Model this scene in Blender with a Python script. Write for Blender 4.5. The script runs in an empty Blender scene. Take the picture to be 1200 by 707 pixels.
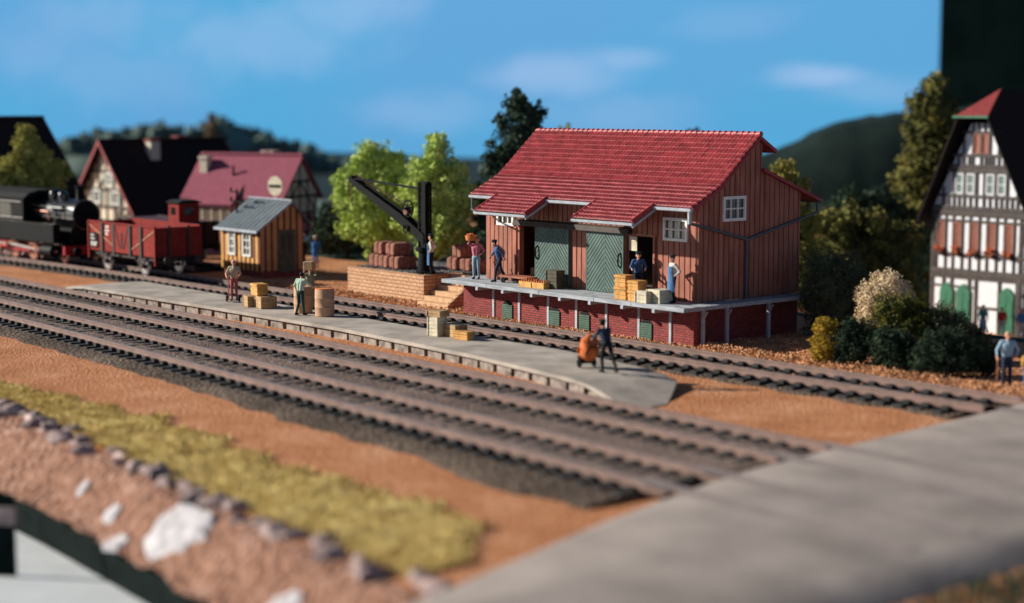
import bpy, math, random
import numpy as np
from mathutils import Vector, Matrix, noise as mnoise
R = math.radians
SC = bpy.context.scene
COL = SC.collection

# ------------------------------------------------------------ camera, sky light, sun, exposure
cd = bpy.data.cameras.new('camera')
cam = bpy.data.objects.new('camera', cd); COL.objects.link(cam)
cam.location = (44.10, -46.92, 9.0)
cam.rotation_euler = (R(90 - 6.57), 0, R(49.4))
cd.sensor_width = 36; cd.lens = 60.6; cd.clip_start = 0.5; cd.clip_end = 2000
cd.dof.use_dof = True; cd.dof.focus_distance = 69.0
cd.dof.aperture_fstop = 0.0606 / 0.52
SC.camera = cam

SUN_PHI, SUN_EL = R(39.4), R(23.5)          # shadows run along (cos, sin) of PHI
w = bpy.data.worlds.new('World'); SC.world = w; w.use_nodes = True
nt = w.node_tree
sky = nt.nodes.new('ShaderNodeTexSky'); sky.sky_type = 'NISHITA'; sky.sun_disc = False
sky.sun_elevation = SUN_EL
sky.air_density = 0.35; sky.dust_density = 0.2; sky.ozone_density = 1.0
sky.sun_rotation = math.atan2(-math.cos(SUN_PHI), -math.sin(SUN_PHI))
nt.links.new(sky.outputs[0], nt.nodes['Background'].inputs[0])
nt.nodes['Background'].inputs[1].default_value = 0.075
sl = bpy.data.lights.new('sun', 'SUN'); sl.energy = 5.0; sl.angle = R(0.9); sl.color = (1.0, 0.93, 0.83)
so = bpy.data.objects.new('sun', sl); COL.objects.link(so)
d = Vector((math.cos(SUN_PHI) * math.cos(SUN_EL), math.sin(SUN_PHI) * math.cos(SUN_EL), -math.sin(SUN_EL)))
so.rotation_euler = d.to_track_quat('-Z', 'Y').to_euler()
SC.view_settings.view_transform = 'Standard'; SC.view_settings.look = 'None'
SC.view_settings.exposure = 0.52; SC.view_settings.gamma = 1

rnd = random.Random(7)

# ------------------------------------------------------------ materials
def new_mat(name):
    m = bpy.data.materials.new(name); m.use_nodes = True
    return m, m.node_tree, m.node_tree.nodes['Principled BSDF']

def mat(name, col, rough=0.75, var=0.18, scale=6.0, bump=0.0, bscale=None, metal=0.0, spec=0.35, col2=None, detail=4, stretch=None):
    m, t, b = new_mat(name)
    b.inputs['Roughness'].default_value = rough; b.inputs['Metallic'].default_value = metal
    b.inputs['Specular IOR Level'].default_value = spec
    tc = t.nodes.new('ShaderNodeTexCoord'); vec = tc.outputs['Object']
    if stretch:
        mp = t.nodes.new('ShaderNodeMapping'); mp.inputs['Scale'].default_value = stretch
        t.links.new(vec, mp.inputs[0]); vec = mp.outputs[0]
    n = t.nodes.new('ShaderNodeTexNoise'); n.inputs['Scale'].default_value = scale; n.inputs['Detail'].default_value = detail
    t.links.new(vec, n.inputs['Vector'])
    r = t.nodes.new('ShaderNodeValToRGB')
    c = Vector(col)
    a = c * (1 - var * 1.6) if col2 is None else c
    e = c * (1 + var * 1.2) if col2 is None else Vector(col2)
    r.color_ramp.elements[0].position = 0.32; r.color_ramp.elements[1].position = 0.68
    r.color_ramp.elements[0].color = (max(0, a[0]), max(0, a[1]), max(0, a[2]), 1)
    r.color_ramp.elements[1].color = (min(.95, e[0]), min(.95, e[1]), min(.95, e[2]), 1)
    t.links.new(n.outputs[0], r.inputs[0]); t.links.new(r.outputs[0], b.inputs['Base Color'])
    if bump:
        n2 = t.nodes.new('ShaderNodeTexNoise'); n2.inputs['Scale'].default_value = bscale or scale * 2; n2.inputs['Detail'].default_value = 3
        t.links.new(vec, n2.inputs['Vector'])
        bp = t.nodes.new('ShaderNodeBump'); bp.inputs['Strength'].default_value = 1; bp.inputs['Distance'].default_value = bump
        t.links.new(n2.outputs[0], bp.inputs['Height']); t.links.new(bp.outputs[0], b.inputs['Normal'])
    return m

def brick_mat(name, c1, c2, mortar, bw, bh, ms, bump=0.02, rough=0.85, rotz=0, off=0.5, axis='xy'):
    m, t, b = new_mat(name); b.inputs['Roughness'].default_value = rough; b.inputs['Specular IOR Level'].default_value = .25
    tc = t.nodes.new('ShaderNodeTexCoord'); sp = t.nodes.new('ShaderNodeSeparateXYZ'); t.links.new(tc.outputs['Object'], sp.inputs[0])
    ad = t.nodes.new('ShaderNodeMath'); t.links.new(sp.outputs[0], ad.inputs[0]); t.links.new(sp.outputs[1], ad.inputs[1])
    cb = t.nodes.new('ShaderNodeCombineXYZ')
    t.links.new(ad.outputs[0], cb.inputs[0]); t.links.new(sp.outputs[2], cb.inputs[1])
    if axis == 'floor':
        t.links.new(sp.outputs[0], cb.inputs[0]); t.links.new(sp.outputs[1], cb.inputs[1])
    # wobble so that courses are not ruler straight
    nz = t.nodes.new('ShaderNodeTexNoise'); nz.inputs['Scale'].default_value = 2.5 / bw * .4
    t.links.new(cb.outputs[0], nz.inputs['Vector'])
    mx = t.nodes.new('ShaderNodeVectorMath'); mx.operation = 'MULTIPLY_ADD'
    mx.inputs[1].default_value = (bh * .25, bh * .25, 0)
    t.links.new(nz.outputs['Color'], mx.inputs[0]); t.links.new(cb.outputs[0], mx.inputs[2])
    br = t.nodes.new('ShaderNodeTexBrick'); br.offset = off
    br.inputs['Color1'].default_value = (*c1, 1); br.inputs['Color2'].default_value = (*c2, 1); br.inputs['Mortar'].default_value = (*mortar, 1)
    br.inputs['Scale'].default_value = 1; br.inputs['Brick Width'].default_value = bw; br.inputs['Row Height'].default_value = bh
    br.inputs['Mortar Size'].default_value = ms; br.inputs['Mortar Smooth'].default_value = .3
    t.links.new(mx.outputs[0], br.inputs['Vector'])
    n = t.nodes.new('ShaderNodeTexNoise'); n.inputs['Scale'].default_value = 3 / bw; n.inputs['Detail'].default_value = 4
    t.links.new(tc.outputs['Object'], n.inputs['Vector'])
    mm = t.nodes.new('ShaderNodeMixRGB'); mm.blend_type = 'OVERLAY'; mm.inputs[0].default_value = .55
    t.links.new(br.outputs[0], mm.inputs[1]); t.links.new(n.outputs[0], mm.inputs[2]); t.links.new(mm.outputs[0], b.inputs['Base Color'])
    bp = t.nodes.new('ShaderNodeBump'); bp.invert = True; bp.inputs['Distance'].default_value = bump; bp.inputs['Strength'].default_value = 1
    sm = t.nodes.new('ShaderNodeMath'); sm.operation = 'MULTIPLY_ADD'; sm.inputs[1].default_value = -.6
    t.links.new(n.outputs[0], sm.inputs[0]); t.links.new(br.outputs['Fac'], sm.inputs[2])
    t.links.new(sm.outputs[0], bp.inputs['Height']); t.links.new(bp.outputs[0], b.inputs['Normal'])
    return m

def gravel_mat(name, cols, scale=9.0, bump=0.05, big=0.25, rough=.95):
    """grains: voronoi cells, each its own tint, with bumps"""
    m, t, b = new_mat(name); b.inputs['Roughness'].default_value = rough; b.inputs['Specular IOR Level'].default_value = .15
    tc = t.nodes.new('ShaderNodeTexCoord')
    v = t.nodes.new('ShaderNodeTexVoronoi'); v.inputs['Scale'].default_value = scale
    t.links.new(tc.outputs['Object'], v.inputs['Vector'])
    sp = t.nodes.new('ShaderNodeSeparateColor'); t.links.new(v.outputs['Color'], sp.inputs[0])
    n = t.nodes.new('ShaderNodeTexNoise'); n.inputs['Scale'].default_value = big; n.inputs['Detail'].default_value = 5
    t.links.new(tc.outputs['Object'], n.inputs['Vector'])
    ad = t.nodes.new('ShaderNodeMath'); ad.operation = 'MULTIPLY_ADD'; ad.inputs[1].default_value = .55
    s2 = t.nodes.new('ShaderNodeMath'); s2.operation = 'MULTIPLY_ADD'; s2.inputs[1].default_value = 1.3; s2.inputs[2].default_value = -.43
    t.links.new(n.outputs[0], s2.inputs[0])
    t.links.new(sp.outputs[0], ad.inputs[0]); t.links.new(s2.outputs[0], ad.inputs[2])
    r = t.nodes.new('ShaderNodeValToRGB'); el = r.color_ramp.elements
    el[0].color = (*cols[0], 1); el[1].color = (*cols[-1], 1)
    for i, c in enumerate(cols[1:-1]):
        e = el.new((i + 1) / (len(cols) - 1)); e.color = (*c, 1)
    t.links.new(ad.outputs[0], r.inputs[0]); t.links.new(r.outputs[0], b.inputs['Base Color'])
    bp = t.nodes.new('ShaderNodeBump'); bp.invert = True; bp.inputs['Distance'].default_value = bump; bp.inputs['Strength'].default_value = 1
    t.links.new(v.outputs['Distance'], bp.inputs['Height']); t.links.new(bp.outputs[0], b.inputs['Normal'])
    return m

def leaf_mat(name, c1, c2, c3, scale=1.2):
    m, t, b = new_mat(name); b.inputs['Roughness'].default_value = .85; b.inputs['Specular IOR Level'].default_value = .12
    tc = t.nodes.new('ShaderNodeTexCoord')
    n = t.nodes.new('ShaderNodeTexNoise'); n.inputs['Scale'].default_value = scale; n.inputs['Detail'].default_value = 8; n.inputs['Roughness'].default_value = .75
    t.links.new(tc.outputs['Object'], n.inputs['Vector'])
    r = t.nodes.new('ShaderNodeValToRGB'); el = r.color_ramp.elements
    el[0].position = .33; el[1].position = .68; el[0].color = (*c1, 1); el[1].color = (*c3, 1)
    e = el.new(.5); e.color = (*c2, 1)
    t.links.new(n.outputs[0], r.inputs[0]); t.links.new(r.outputs[0], b.inputs['Base Color'])
    return m

M = {}
M['wood'] = mat('brown_boards', (.34, .128, .082), .75, .2, 1.2, .01, 14, stretch=(3, 3, .6))
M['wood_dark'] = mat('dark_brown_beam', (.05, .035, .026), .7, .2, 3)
M['tile'] = mat('red_roof_tile', (.34, .048, .052), .45, .26, 3.4, spec=.4)
M['tile_highlight'] = mat('painted_edge_highlight', (.52, .19, .19), .5, .2, 3)  # sun highlights along the tile row edges, painted in as lighter pink
M['tile_edge'] = mat('red_verge_board', (.30, .04, .045), .6, .1, 3)
M['zinc'] = mat('grey_zinc', (.40, .44, .48), .5, .1, 3, spec=.5)
M['pipe'] = mat('dark_grey_pipe', (.075, .088, .09), .45, .1, 3, spec=.5)
M['deck'] = mat('grey_deck_planks', (.34, .365, .385), .8, .2, 2.5, .006, 12, stretch=(.5, 4, 4))
M['deckpost'] = mat('grey_painted_post', (.40, .43, .46), .7, .1, 3)
M['brick'] = brick_mat('red_brick', (.36, .062, .055), (.25, .045, .04), (.10, .05, .045), .27, .095, .016)
M['green'] = mat('green_painted_planks', (.078, .132, .112), .6, .14, 2, .004, 20)
M['green_lat'] = mat('green_vent_slats', (.07, .13, .09), .7, .15, 3)
M['white'] = mat('white_paint', (.78, .76, .70), .6, .05, 5)
M['glass'] = mat('dark_window_glass', (.015, .018, .02), .12, .1, 2, spec=.6)
M['black'] = mat('black_paint', (.004, .005, .0055), .6, .25, 4, spec=.10)
M['gloss'] = mat('glossy_black_paint', (.006, .007, .008), .28, .2, 4, spec=.55)
M['blackmat'] = mat('matt_black', (.008, .010, .010), .8, .3, 4, spec=.2)
M['sleeper'] = mat('black_sleeper', (.018, .019, .019), .7, .3, 5)
M['rail'] = mat('rusty_rail_side', (.205, .132, .108), .65, .15, 2.5)
M['railtop'] = mat('worn_rail_head', (.24, .20, .185), .5, .1, 4, metal=.3)
M['crane'] = mat('black_crane_iron', (.006, .007, .0075), .7, .3, 6, spec=.10)
M['chain'] = mat('rusty_chain', (.17, .08, .05), .7, .3, 9)
M['bale'] = mat('brown_bale_wrapping', (.29, .125, .085), .9, .3, 5, .05, 9)
M['cord'] = mat('bale_cord', (.22, .08, .06), .9, .2, 5)
M['ycrate'] = mat('yellow_wood', (.60, .31, .085), .7, .2, 4, .008, 12)
M['tan'] = mat('tan_wood', (.42, .27, .13), .75, .18, 4, .008, 12)
M['cream'] = mat('cream_wood', (.60, .53, .38), .75, .14, 4, .01, 10)
M['darkcrate'] = mat('olive_brown_wood', (.085, .075, .045), .75, .2, 4)
M['orange'] = mat('orange_paint', (.62, .20, .055), .6, .15, 3)
M['orange_rust'] = mat('rust_orange_sacking', (.60, .15, .035), .8, .2, 3, .02, 8)
M['skin'] = mat('painted_skin', (.62, .30, .20), .6, .06, 8)
M['stone'] = brick_mat('tan_stone_blocks', (.60, .36, .205), (.50, .285, .155), (.27, .14, .08), .40, .165, .016, .045)
M['step'] = mat('tan_stone_step', (.58, .36, .20), .85, .15, 4, .02, 10)
M['cobble'] = gravel_mat('grey_cobbles', [(.08, .085, .085), (.15, .15, .15), (.25, .24, .22)], 6, .05)
M['wagon'] = mat('red_brown_wagon_boards', (.225, .021, .016), .65, .14, 3, spec=.12)
M['wagon_dark'] = mat('dark_brown_wagon_boards', (.06, .022, .018), .6, .2, 3)
M['wagon_iron'] = mat('dark_wagon_iron', (.028, .018, .017), .6, .2, 5)
M['redpaint'] = mat('red_paint', (.40, .02, .026), .45, .08, 4)
M['steel'] = mat('bright_steel', (.5, .48, .46), .35, .1, 6, metal=.8)
M['copper'] = mat('copper_rod', (.45, .20, .13), .4, .15, 6, metal=.5)
M['yellowstripe'] = mat('yellow_board', (.76, .42, .09), .65, .1, 3)
M['orangestripe'] = mat('orange_board', (.54, .22, .075), .65, .1, 3)
M['redstripe'] = mat('red_batten', (.13, .017, .013), .65, .1, 3)
M['slate'] = mat('blue_grey_felt', (.115, .145, .165), .7, .12, 2)
M['pinkroof'] = brick_mat('pink_roof_tiles', (.34, .095, .135), (.30, .08, .115), (.22, .05, .075), .22, .2, .015, .02)
M['pinkwall'] = mat('pink_render', (.55, .20, .24), .85, .06, 2)
M['darkroof'] = brick_mat('dark_brown_roof_tiles', (.030, .016, .014), (.02, .012, .011), (.01, .007, .006), .22, .2, .02, .02)
M['plaster'] = mat('cream_plaster', (.66, .58, .44), .85, .06, 3)
M['plasterw'] = mat('white_plaster', (.74, .74, .76), .85, .05, 3)
M['timber'] = mat('dark_timber', (.035, .022, .016), .75, .2, 4)
M['timberg'] = mat('grey_brown_timber', (.075, .062, .054), .75, .2, 4)
M['redroof'] = brick_mat('red_house_tiles', (.28, .045, .045), (.23, .038, .038), (.14, .02, .02), .25, .22, .02, .02)
M['brownroof'] = brick_mat('brown_house_tiles', (.024, .016, .014), (.018, .013, .012), (.01, .007, .006), .25, .22, .02, .02)
M['shutter'] = mat('grey_green_shutter', (.13, .20, .18), .7, .08, 4)
M['doorgreen'] = mat('green_door_paint', (.035, .16, .085), .5, .1, 3)
M['winred'] = mat('brown_red_curtain', (.30, .12, .09), .7, .15, 8)
M['flower'] = leaf_mat('window_box_flowers', (.40, .03, .02), (.50, .10, .03), (.50, .26, .04), 7)
M['earth'] = gravel_mat('orange_brown_gravel', [(.31, .12, .052), (.46, .188, .08), (.55, .25, .12), (.66, .38, .23)], 13, .045, .5)
M['bank'] = gravel_mat('pinkish_raw_soil', [(.12, .07, .055), (.25, .125, .08), (.31, .17, .115), (.42, .27, .21)], 5, .12, 1.0)
M['ballast'] = gravel_mat('dark_ballast', [(.045, .035, .027), (.088, .064, .047), (.128, .094, .069), (.21, .158, .12)], 8, .08, .3)
M['ballast_mid'] = gravel_mat('brown_mauve_ballast', [(.10, .072, .06), (.16, .118, .098), (.21, .155, .13), (.31, .23, .195)], 12, .05, .5)
M['pebble'] = mat('tan_pebble', (.55, .29, .145), .9, .3, 1.5)
M['road'] = mat('worn_grey_road', (.315, .272, .24), .85, .14, .6, .012, 3, detail=8)
M['groove'] = mat('flangeway_rail', (.285, .235, .215), .8, .1, 1)
M['island'] = mat('grey_platform_slab', (.385, .34, .288), .9, .18, .9, .01, 6, detail=7)
M['island_side'] = mat('grey_platform_side', (.27, .23, .195), .9, .35, 3.5, .03, 6)
M['grass'] = leaf_mat('dry_yellow_grass', (.44, .31, .13), (.62, .48, .18), (.72, .60, .26), .8)
M['rock'] = mat('purple_grey_stone', (.36, .27, .25), .9, .35, 2, .04, 5)
M['plasterlump'] = mat('bare_white_plaster', (.46, .44, .45), .9, .2, 3, .03, 6)
M['fascia'] = mat('black_edge_board', (.005, .010, .009), .9, .3, 2, spec=.05)
M['table'] = mat('pale_grey_table', (.60, .64, .65), .6, .05, .8)
M['panel'] = mat('black_studio_panel', (.0018, .0045, .0045), 1, .2, .2, spec=0)
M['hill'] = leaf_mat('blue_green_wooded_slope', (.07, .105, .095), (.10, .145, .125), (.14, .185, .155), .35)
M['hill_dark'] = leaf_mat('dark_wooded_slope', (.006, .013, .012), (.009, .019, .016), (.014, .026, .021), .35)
M['trunk'] = mat('brown_bark', (.10, .065, .045), .9, .25, 6, .02, 10)
M['lf_light'] = leaf_mat('light_green_leaves', (.27, .38, .07), (.48, .60, .15), (.68, .74, .28), 1.3)
M['lf_olive'] = leaf_mat('olive_leaves', (.18, .18, .04), (.38, .36, .09), (.58, .54, .18), 1.4)
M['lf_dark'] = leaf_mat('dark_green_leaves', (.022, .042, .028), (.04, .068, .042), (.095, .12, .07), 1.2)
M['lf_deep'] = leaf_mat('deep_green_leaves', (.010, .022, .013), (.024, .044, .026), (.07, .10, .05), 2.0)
M['lf_yel'] = leaf_mat('yellow_green_leaves', (.016, .028, .014), (.12, .12, .035), (.50, .42, .10), .7)
M['lf_ygold'] = leaf_mat('yellow_olive_leaves', (.10, .10, .03), (.32, .28, .065), (.54, .46, .12), 1.0)
M['lf_gold'] = leaf_mat('golden_leaves', (.12, .10, .02), (.36, .24, .03), (.55, .36, .05), 3)
M['lf_cream'] = leaf_mat('dried_cream_blossom', (.42, .30, .17), (.68, .54, .35), (.80, .68, .48), 3)
M['lf_gold2'] = leaf_mat('dark_leaves_with_yellow_tips', (.02, .035, .015), (.06, .075, .02), (.45, .34, .04), 4)
M['lf_bush'] = leaf_mat('black_green_twigs', (.04, .052, .03), (.08, .095, .05), (.20, .19, .10), 5)
M['lf_rust'] = leaf_mat('tan_leaves', (.16, .10, .06), (.26, .17, .10), (.32, .22, .14), 1)

# ------------------------------------------------------------ mesh helpers
class MB:
    def __init__(s): s.v = []; s.f = []; s.mi = []; s.cur = 0
    def add(s, vs, fs):
        o = len(s.v); s.v += [tuple(p) for p in vs]
        s.f += [tuple(i + o for i in f) for f in fs]; s.mi += [s.cur] * len(fs)
    def box(s, x0, x1, y0, y1, z0, z1):
        s.add([(x0, y0, z0), (x1, y0, z0), (x1, y1, z0), (x0, y1, z0), (x0, y0, z1), (x1, y0, z1), (x1, y1, z1), (x0, y1, z1)],
              [(3, 2, 1, 0), (4, 5, 6, 7), (0, 1, 5, 4), (1, 2, 6, 5), (2, 3, 7, 6), (3, 0, 4, 7)])
    def bar(s, p0, p1, wd, ht, up=(0, 0, 1)):
        """rectangular bar from p0 to p1, wd across, ht along up"""
        p0, p1 = Vector(p0), Vector(p1); a = (p1 - p0).normalized(); up = Vector(up)
        x = a.cross(up)
        if x.length < 1e-4: x = a.cross(Vector((1, 0, 0)))
        x.normalize(); y = x.cross(a).normalized(); x *= wd / 2; y *= ht / 2
        q = [p0 - x - y, p0 + x - y, p0 + x + y, p0 - x + y, p1 - x - y, p1 + x - y, p1 + x + y, p1 - x + y]
        s.add(q, [(0, 1, 2, 3), (7, 6, 5, 4), (1, 0, 4, 5), (2, 1, 5, 6), (3, 2, 6, 7), (0, 3, 7, 4)])
    def cyl(s, p0, p1, r0, r1=None, n=10):
        p0, p1 = Vector(p0), Vector(p1); r1 = r0 if r1 is None else r1
        a = (p1 - p0).normalized(); x = a.orthogonal().normalized(); y = a.cross(x)
        vs = []
        for p, r in ((p0, r0), (p1, r1)):
            for i in range(n):
                t = 2 * math.pi * i / n; vs.append(p + x * (r * math.cos(t)) + y * (r * math.sin(t)))
        fs = [(i, (i + 1) % n, n + (i + 1) % n, n + i) for i in range(n)]
        s.add(vs, fs + [tuple(range(n - 1, -1, -1)), tuple(range(n, 2 * n))])
    def tube(s, path, r, n=8):
        for a, b in zip(path[:-1], path[1:]): s.cyl(a, b, r, r, n)
        for p in path[1:-1]: s.ball(p, (r * 1.05,) * 3, n, 4)
    def ball(s, c, r, n=10, k=6, rot=None):
        c = Vector(c); vs = [c + (rot @ Vector((0, 0, -r[2])) if rot else Vector((0, 0, -r[2])))]
        for j in range(1, k):
            th = math.pi * j / k
            for i in range(n):
                t = 2 * math.pi * i / n
                q = Vector((r[0] * math.sin(th) * math.cos(t), r[1] * math.sin(th) * math.sin(t), -r[2] * math.cos(th)))
                vs.append(c + (rot @ q if rot else q))
        q = Vector((0, 0, r[2])); vs.append(c + (rot @ q if rot else q))
        fs = [(0, 1 + (i + 1) % n, 1 + i) for i in range(n)]
        for j in range(k - 2):
            b = 1 + j * n; fs += [(b + i, b + (i + 1) % n, b + n + (i + 1) % n, b + n + i) for i in range(n)]
        b = 1 + (k - 2) * n; t = len(vs) - 1
        fs += [(b + i, b + (i + 1) % n, t) for i in range(n)]
        s.add(vs, fs)
    def lathe(s, prof, c=(0, 0, 0), n=16):
        vs = []; c = Vector(c)
        for r, z in prof:
            for i in range(n):
                t = 2 * math.pi * i / n; vs.append(c + Vector((r * math.cos(t), r * math.sin(t), z)))
        fs = []
        for j in range(len(prof) - 1):
            fs += [(j * n + i, j * n + (i + 1) % n, (j + 1) * n + (i + 1) % n, (j + 1) * n + i) for i in range(n)]
        fs += [tuple(range(n - 1, -1, -1)), tuple(range((len(prof) - 1) * n, len(prof) * n))]
        s.add(vs, fs)
    def prism(s, poly, axis, a0, a1):
        """poly of 2-D points, extruded along axis: 'x' takes (y,z), 'y' takes (x,z), 'z' takes (x,y)"""
        def P(p, a): return {'x': (a, p[0], p[1]), 'y': (p[0], a, p[1]), 'z': (p[0], p[1], a)}[axis]
        n = len(poly); vs = [P(p, a0) for p in poly] + [P(p, a1) for p in poly]
        fs = [(i, (i + 1) % n, n + (i + 1) % n, n + i) for i in range(n)]
        s.add(vs, fs + [tuple(range(n - 1, -1, -1)), tuple(range(n, 2 * n))])
    def torus(s, c, axis, Rr, r, n=20, k=6):
        c = Vector(c); a = Vector(axis).normalized(); x = a.orthogonal().normalized(); y = a.cross(x); vs = []
        for i in range(n):
            t = 2 * math.pi * i / n; e = x * math.cos(t) + y * math.sin(t)
            for j in range(k):
                q = 2 * math.pi * j / k; vs.append(c + e * (Rr + r * math.cos(q)) + a * (r * math.sin(q)))
        s.add(vs, [(i * k + j, ((i + 1) % n) * k + j, ((i + 1) % n) * k + (j + 1) % k, i * k + (j + 1) % k) for i in range(n) for j in range(k)])
    def lump(s, c, r, seed=0, amp=.3, n=8, k=6, fr=1.5):
        o = len(s.v); s.ball(c, r if hasattr(r, '__len__') else (r, r, r), n, k); c = Vector(c)
        for i in range(o, len(s.v)):
            p = Vector(s.v[i]); q = p - c
            f = 1 + amp * mnoise.noise(q.normalized() * fr + Vector((seed * 3.1, seed * 1.7, seed)))*1.6
            s.v[i] = tuple(c + q * f)
    def build(s, name, mats, parent=None, smooth=None, bevel=0, loc=None, rotz=0):
        me = bpy.data.meshes.new(name); me.from_pydata(s.v, [], s.f)
        if not isinstance(mats, (list, tuple)): mats = [mats]
        for m in mats: me.materials.append(M[m] if isinstance(m, str) else m)
        if len(mats) > 1: me.polygons.foreach_set('material_index', s.mi)
        import bmesh
        bm = bmesh.new(); bm.from_mesh(me); bmesh.ops.recalc_face_normals(bm, faces=bm.faces); bm.to_mesh(me); bm.free()
        if smooth:
            me.polygons.foreach_set('use_smooth', [True] * len(me.polygons)); me.set_sharp_from_angle(angle=R(smooth))
        me.update()
        o = bpy.data.objects.new(name, me); COL.objects.link(o)
        if parent: o.parent = parent
        if loc: o.location = loc
        if rotz: o.rotation_euler.z = rotz
        if bevel:
            b = o.modifiers.new('bevel', 'BEVEL'); b.width = bevel; b.segments = 1; b.limit_method = 'ANGLE'
        return o

def tag(o, label, cat, group=None, kind=None):
    if label: o['label'] = label
    if cat: o['category'] = cat
    if group: o['group'] = group
    if kind: o['kind'] = kind
    return o
def thing(name, label, cat, loc=(0, 0, 0), rotz=0, group=None):
    o = bpy.data.objects.new(name, None); COL.objects.link(o)
    o.location = loc; o.rotation_euler = (0, 0, rotz); o.empty_display_size = .2
    return tag(o, label, cat, group)
def struct(o): o['kind'] = 'structure'; return o
def dup(root, loc, rotz=None, label=None, scale=None):
    r = root.copy(); COL.objects.link(r); r.location = loc
    if rotz is not None: r.rotation_euler = (0, 0, rotz)
    if scale: r.scale = scale
    if label: r['label'] = label
    for ch in list(root.children):
        c = ch.copy(); COL.objects.link(c); c.parent = r
        for g in list(ch.children):
            q = g.copy(); COL.objects.link(q); q.parent = c
    return r
def sstep(x): x = max(0., min(1., x)); return x * x * (3 - 2 * x)
def lerp(a, b, t): return a + (b - a) * t
def pw(x, pts):
    if x <= pts[0][0]: return pts[0][1]
    for (a, b), (c, e) in zip(pts[:-1], pts[1:]):
        if x <= c: return lerp(b, e, (x - a) / (c - a))
    return pts[-1][1]

# ------------------------------------------------------------ the painted sky board and the black panel beside it
def sky_mat():
    m, t, b = new_mat('painted_sky'); b.inputs['Roughness'].default_value = 1; b.inputs['Specular IOR Level'].default_value = 0
    tc = t.nodes.new('ShaderNodeTexCoord')
    def noise(sc, det, rough=.5):
        mp = t.nodes.new('ShaderNodeMapping'); mp.inputs['Scale'].default_value = (sc * .55, 1, sc)
        t.links.new(tc.outputs['Object'], mp.inputs[0])
        n = t.nodes.new('ShaderNodeTexNoise'); n.inputs['Scale'].default_value = 1; n.inputs['Detail'].default_value = det; n.inputs['Roughness'].default_value = rough
        t.links.new(mp.outputs[0], n.inputs['Vector']); return n
    warp = noise(.12, 5)
    big = noise(.03, 2)
    acc = None
    for cx, cz, rx, rz, k in [(-236, 21, 48, 9, .42), (-205, 25.5, 26, 6, .5), (-290, 15, 60, 9, .22), (-152, 13, 22, 4.5, .62), (-137, 15.2, 11, 2.6, .55),
                              (-186, 7.5, 26, 4, .35), (-101, 12.2, 12, 2.3, .8), (-93, 10.8, 14, 3, .35), (-300, 27, 50, 8, .3), (-118, 20, 16, 3, .2), (-330, 20, 40, 8, .25), (-140, 7, 22, 4, .3)]:
        sb = t.nodes.new('ShaderNodeVectorMath'); sb.operation = 'SUBTRACT'; sb.inputs[1].default_value = (cx, 130, cz)
        t.links.new(tc.outputs['Object'], sb.inputs[0])
        wv = t.nodes.new('ShaderNodeVectorMath'); wv.operation = 'MULTIPLY_ADD'; wv.inputs[1].default_value = (rx * 1.1, 0, rz * 1.3); 
        ofs = t.nodes.new('ShaderNodeVectorMath'); ofs.operation = 'SUBTRACT'; ofs.inputs[1].default_value = (.5, .5, .5)
        t.links.new(warp.outputs['Color'], ofs.inputs[0]); t.links.new(ofs.outputs[0], wv.inputs[0]); t.links.new(sb.outputs[0], wv.inputs[2])
        dv = t.nodes.new('ShaderNodeVectorMath'); dv.operation = 'MULTIPLY'; dv.inputs[1].default_value = (1 / rx, 0, 1 / rz); t.links.new(wv.outputs[0], dv.inputs[0])
        ln = t.nodes.new('ShaderNodeVectorMath'); ln.operation = 'LENGTH'; t.links.new(dv.outputs[0], ln.inputs[0])
        mr = t.nodes.new('ShaderNodeMapRange'); mr.interpolation_type = 'SMOOTHSTEP'
        mr.inputs['From Min'].default_value = 1.15; mr.inputs['From Max'].default_value = .15; mr.inputs['To Min'].default_value = 0; mr.inputs['To Max'].default_value = k * .8
        t.links.new(ln.outputs['Value'], mr.inputs['Value'])
        if acc is None: acc = mr.outputs[0]
        else:
            mxn = t.nodes.new('ShaderNodeMath'); mxn.operation = 'MAXIMUM'; t.links.new(acc, mxn.inputs[0]); t.links.new(mr.outputs[0], mxn.inputs[1]); acc = mxn.outputs[0]
    base = t.nodes.new('ShaderNodeValToRGB'); e = base.color_ramp.elements
    e[0].position = .35; e[1].position = .65; e[0].color = (*SKY_A, 1); e[1].color = (*SKY_B, 1)
    t.links.new(big.outputs[0], base.inputs[0])
    mix = t.nodes.new('ShaderNodeMixRGB'); mix.inputs[2].default_value = (*SKY_C, 1)
    t.links.new(acc, mix.inputs[0]); t.links.new(base.outputs[0], mix.inputs[1]); t.links.new(mix.outputs[0], b.inputs['Base Color'])
    return m
SKY_A = (.062, .285, .52); SKY_B = (.085, .27, .515); SKY_C = (.28, .40, .63)
mb = MB(); mb.box(-620, -82.6, 130, 131, -20, 120); struct(mb.build('sky', sky_mat()))
mb = MB(); mb.box(-75.3, 40, 120, 121.5, -12, 80)
mb2 = mb.build('studio_flat', 'panel'); tag(mb2, 'plain black studio panel standing behind the half timbered house at the right edge', 'panel')

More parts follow.
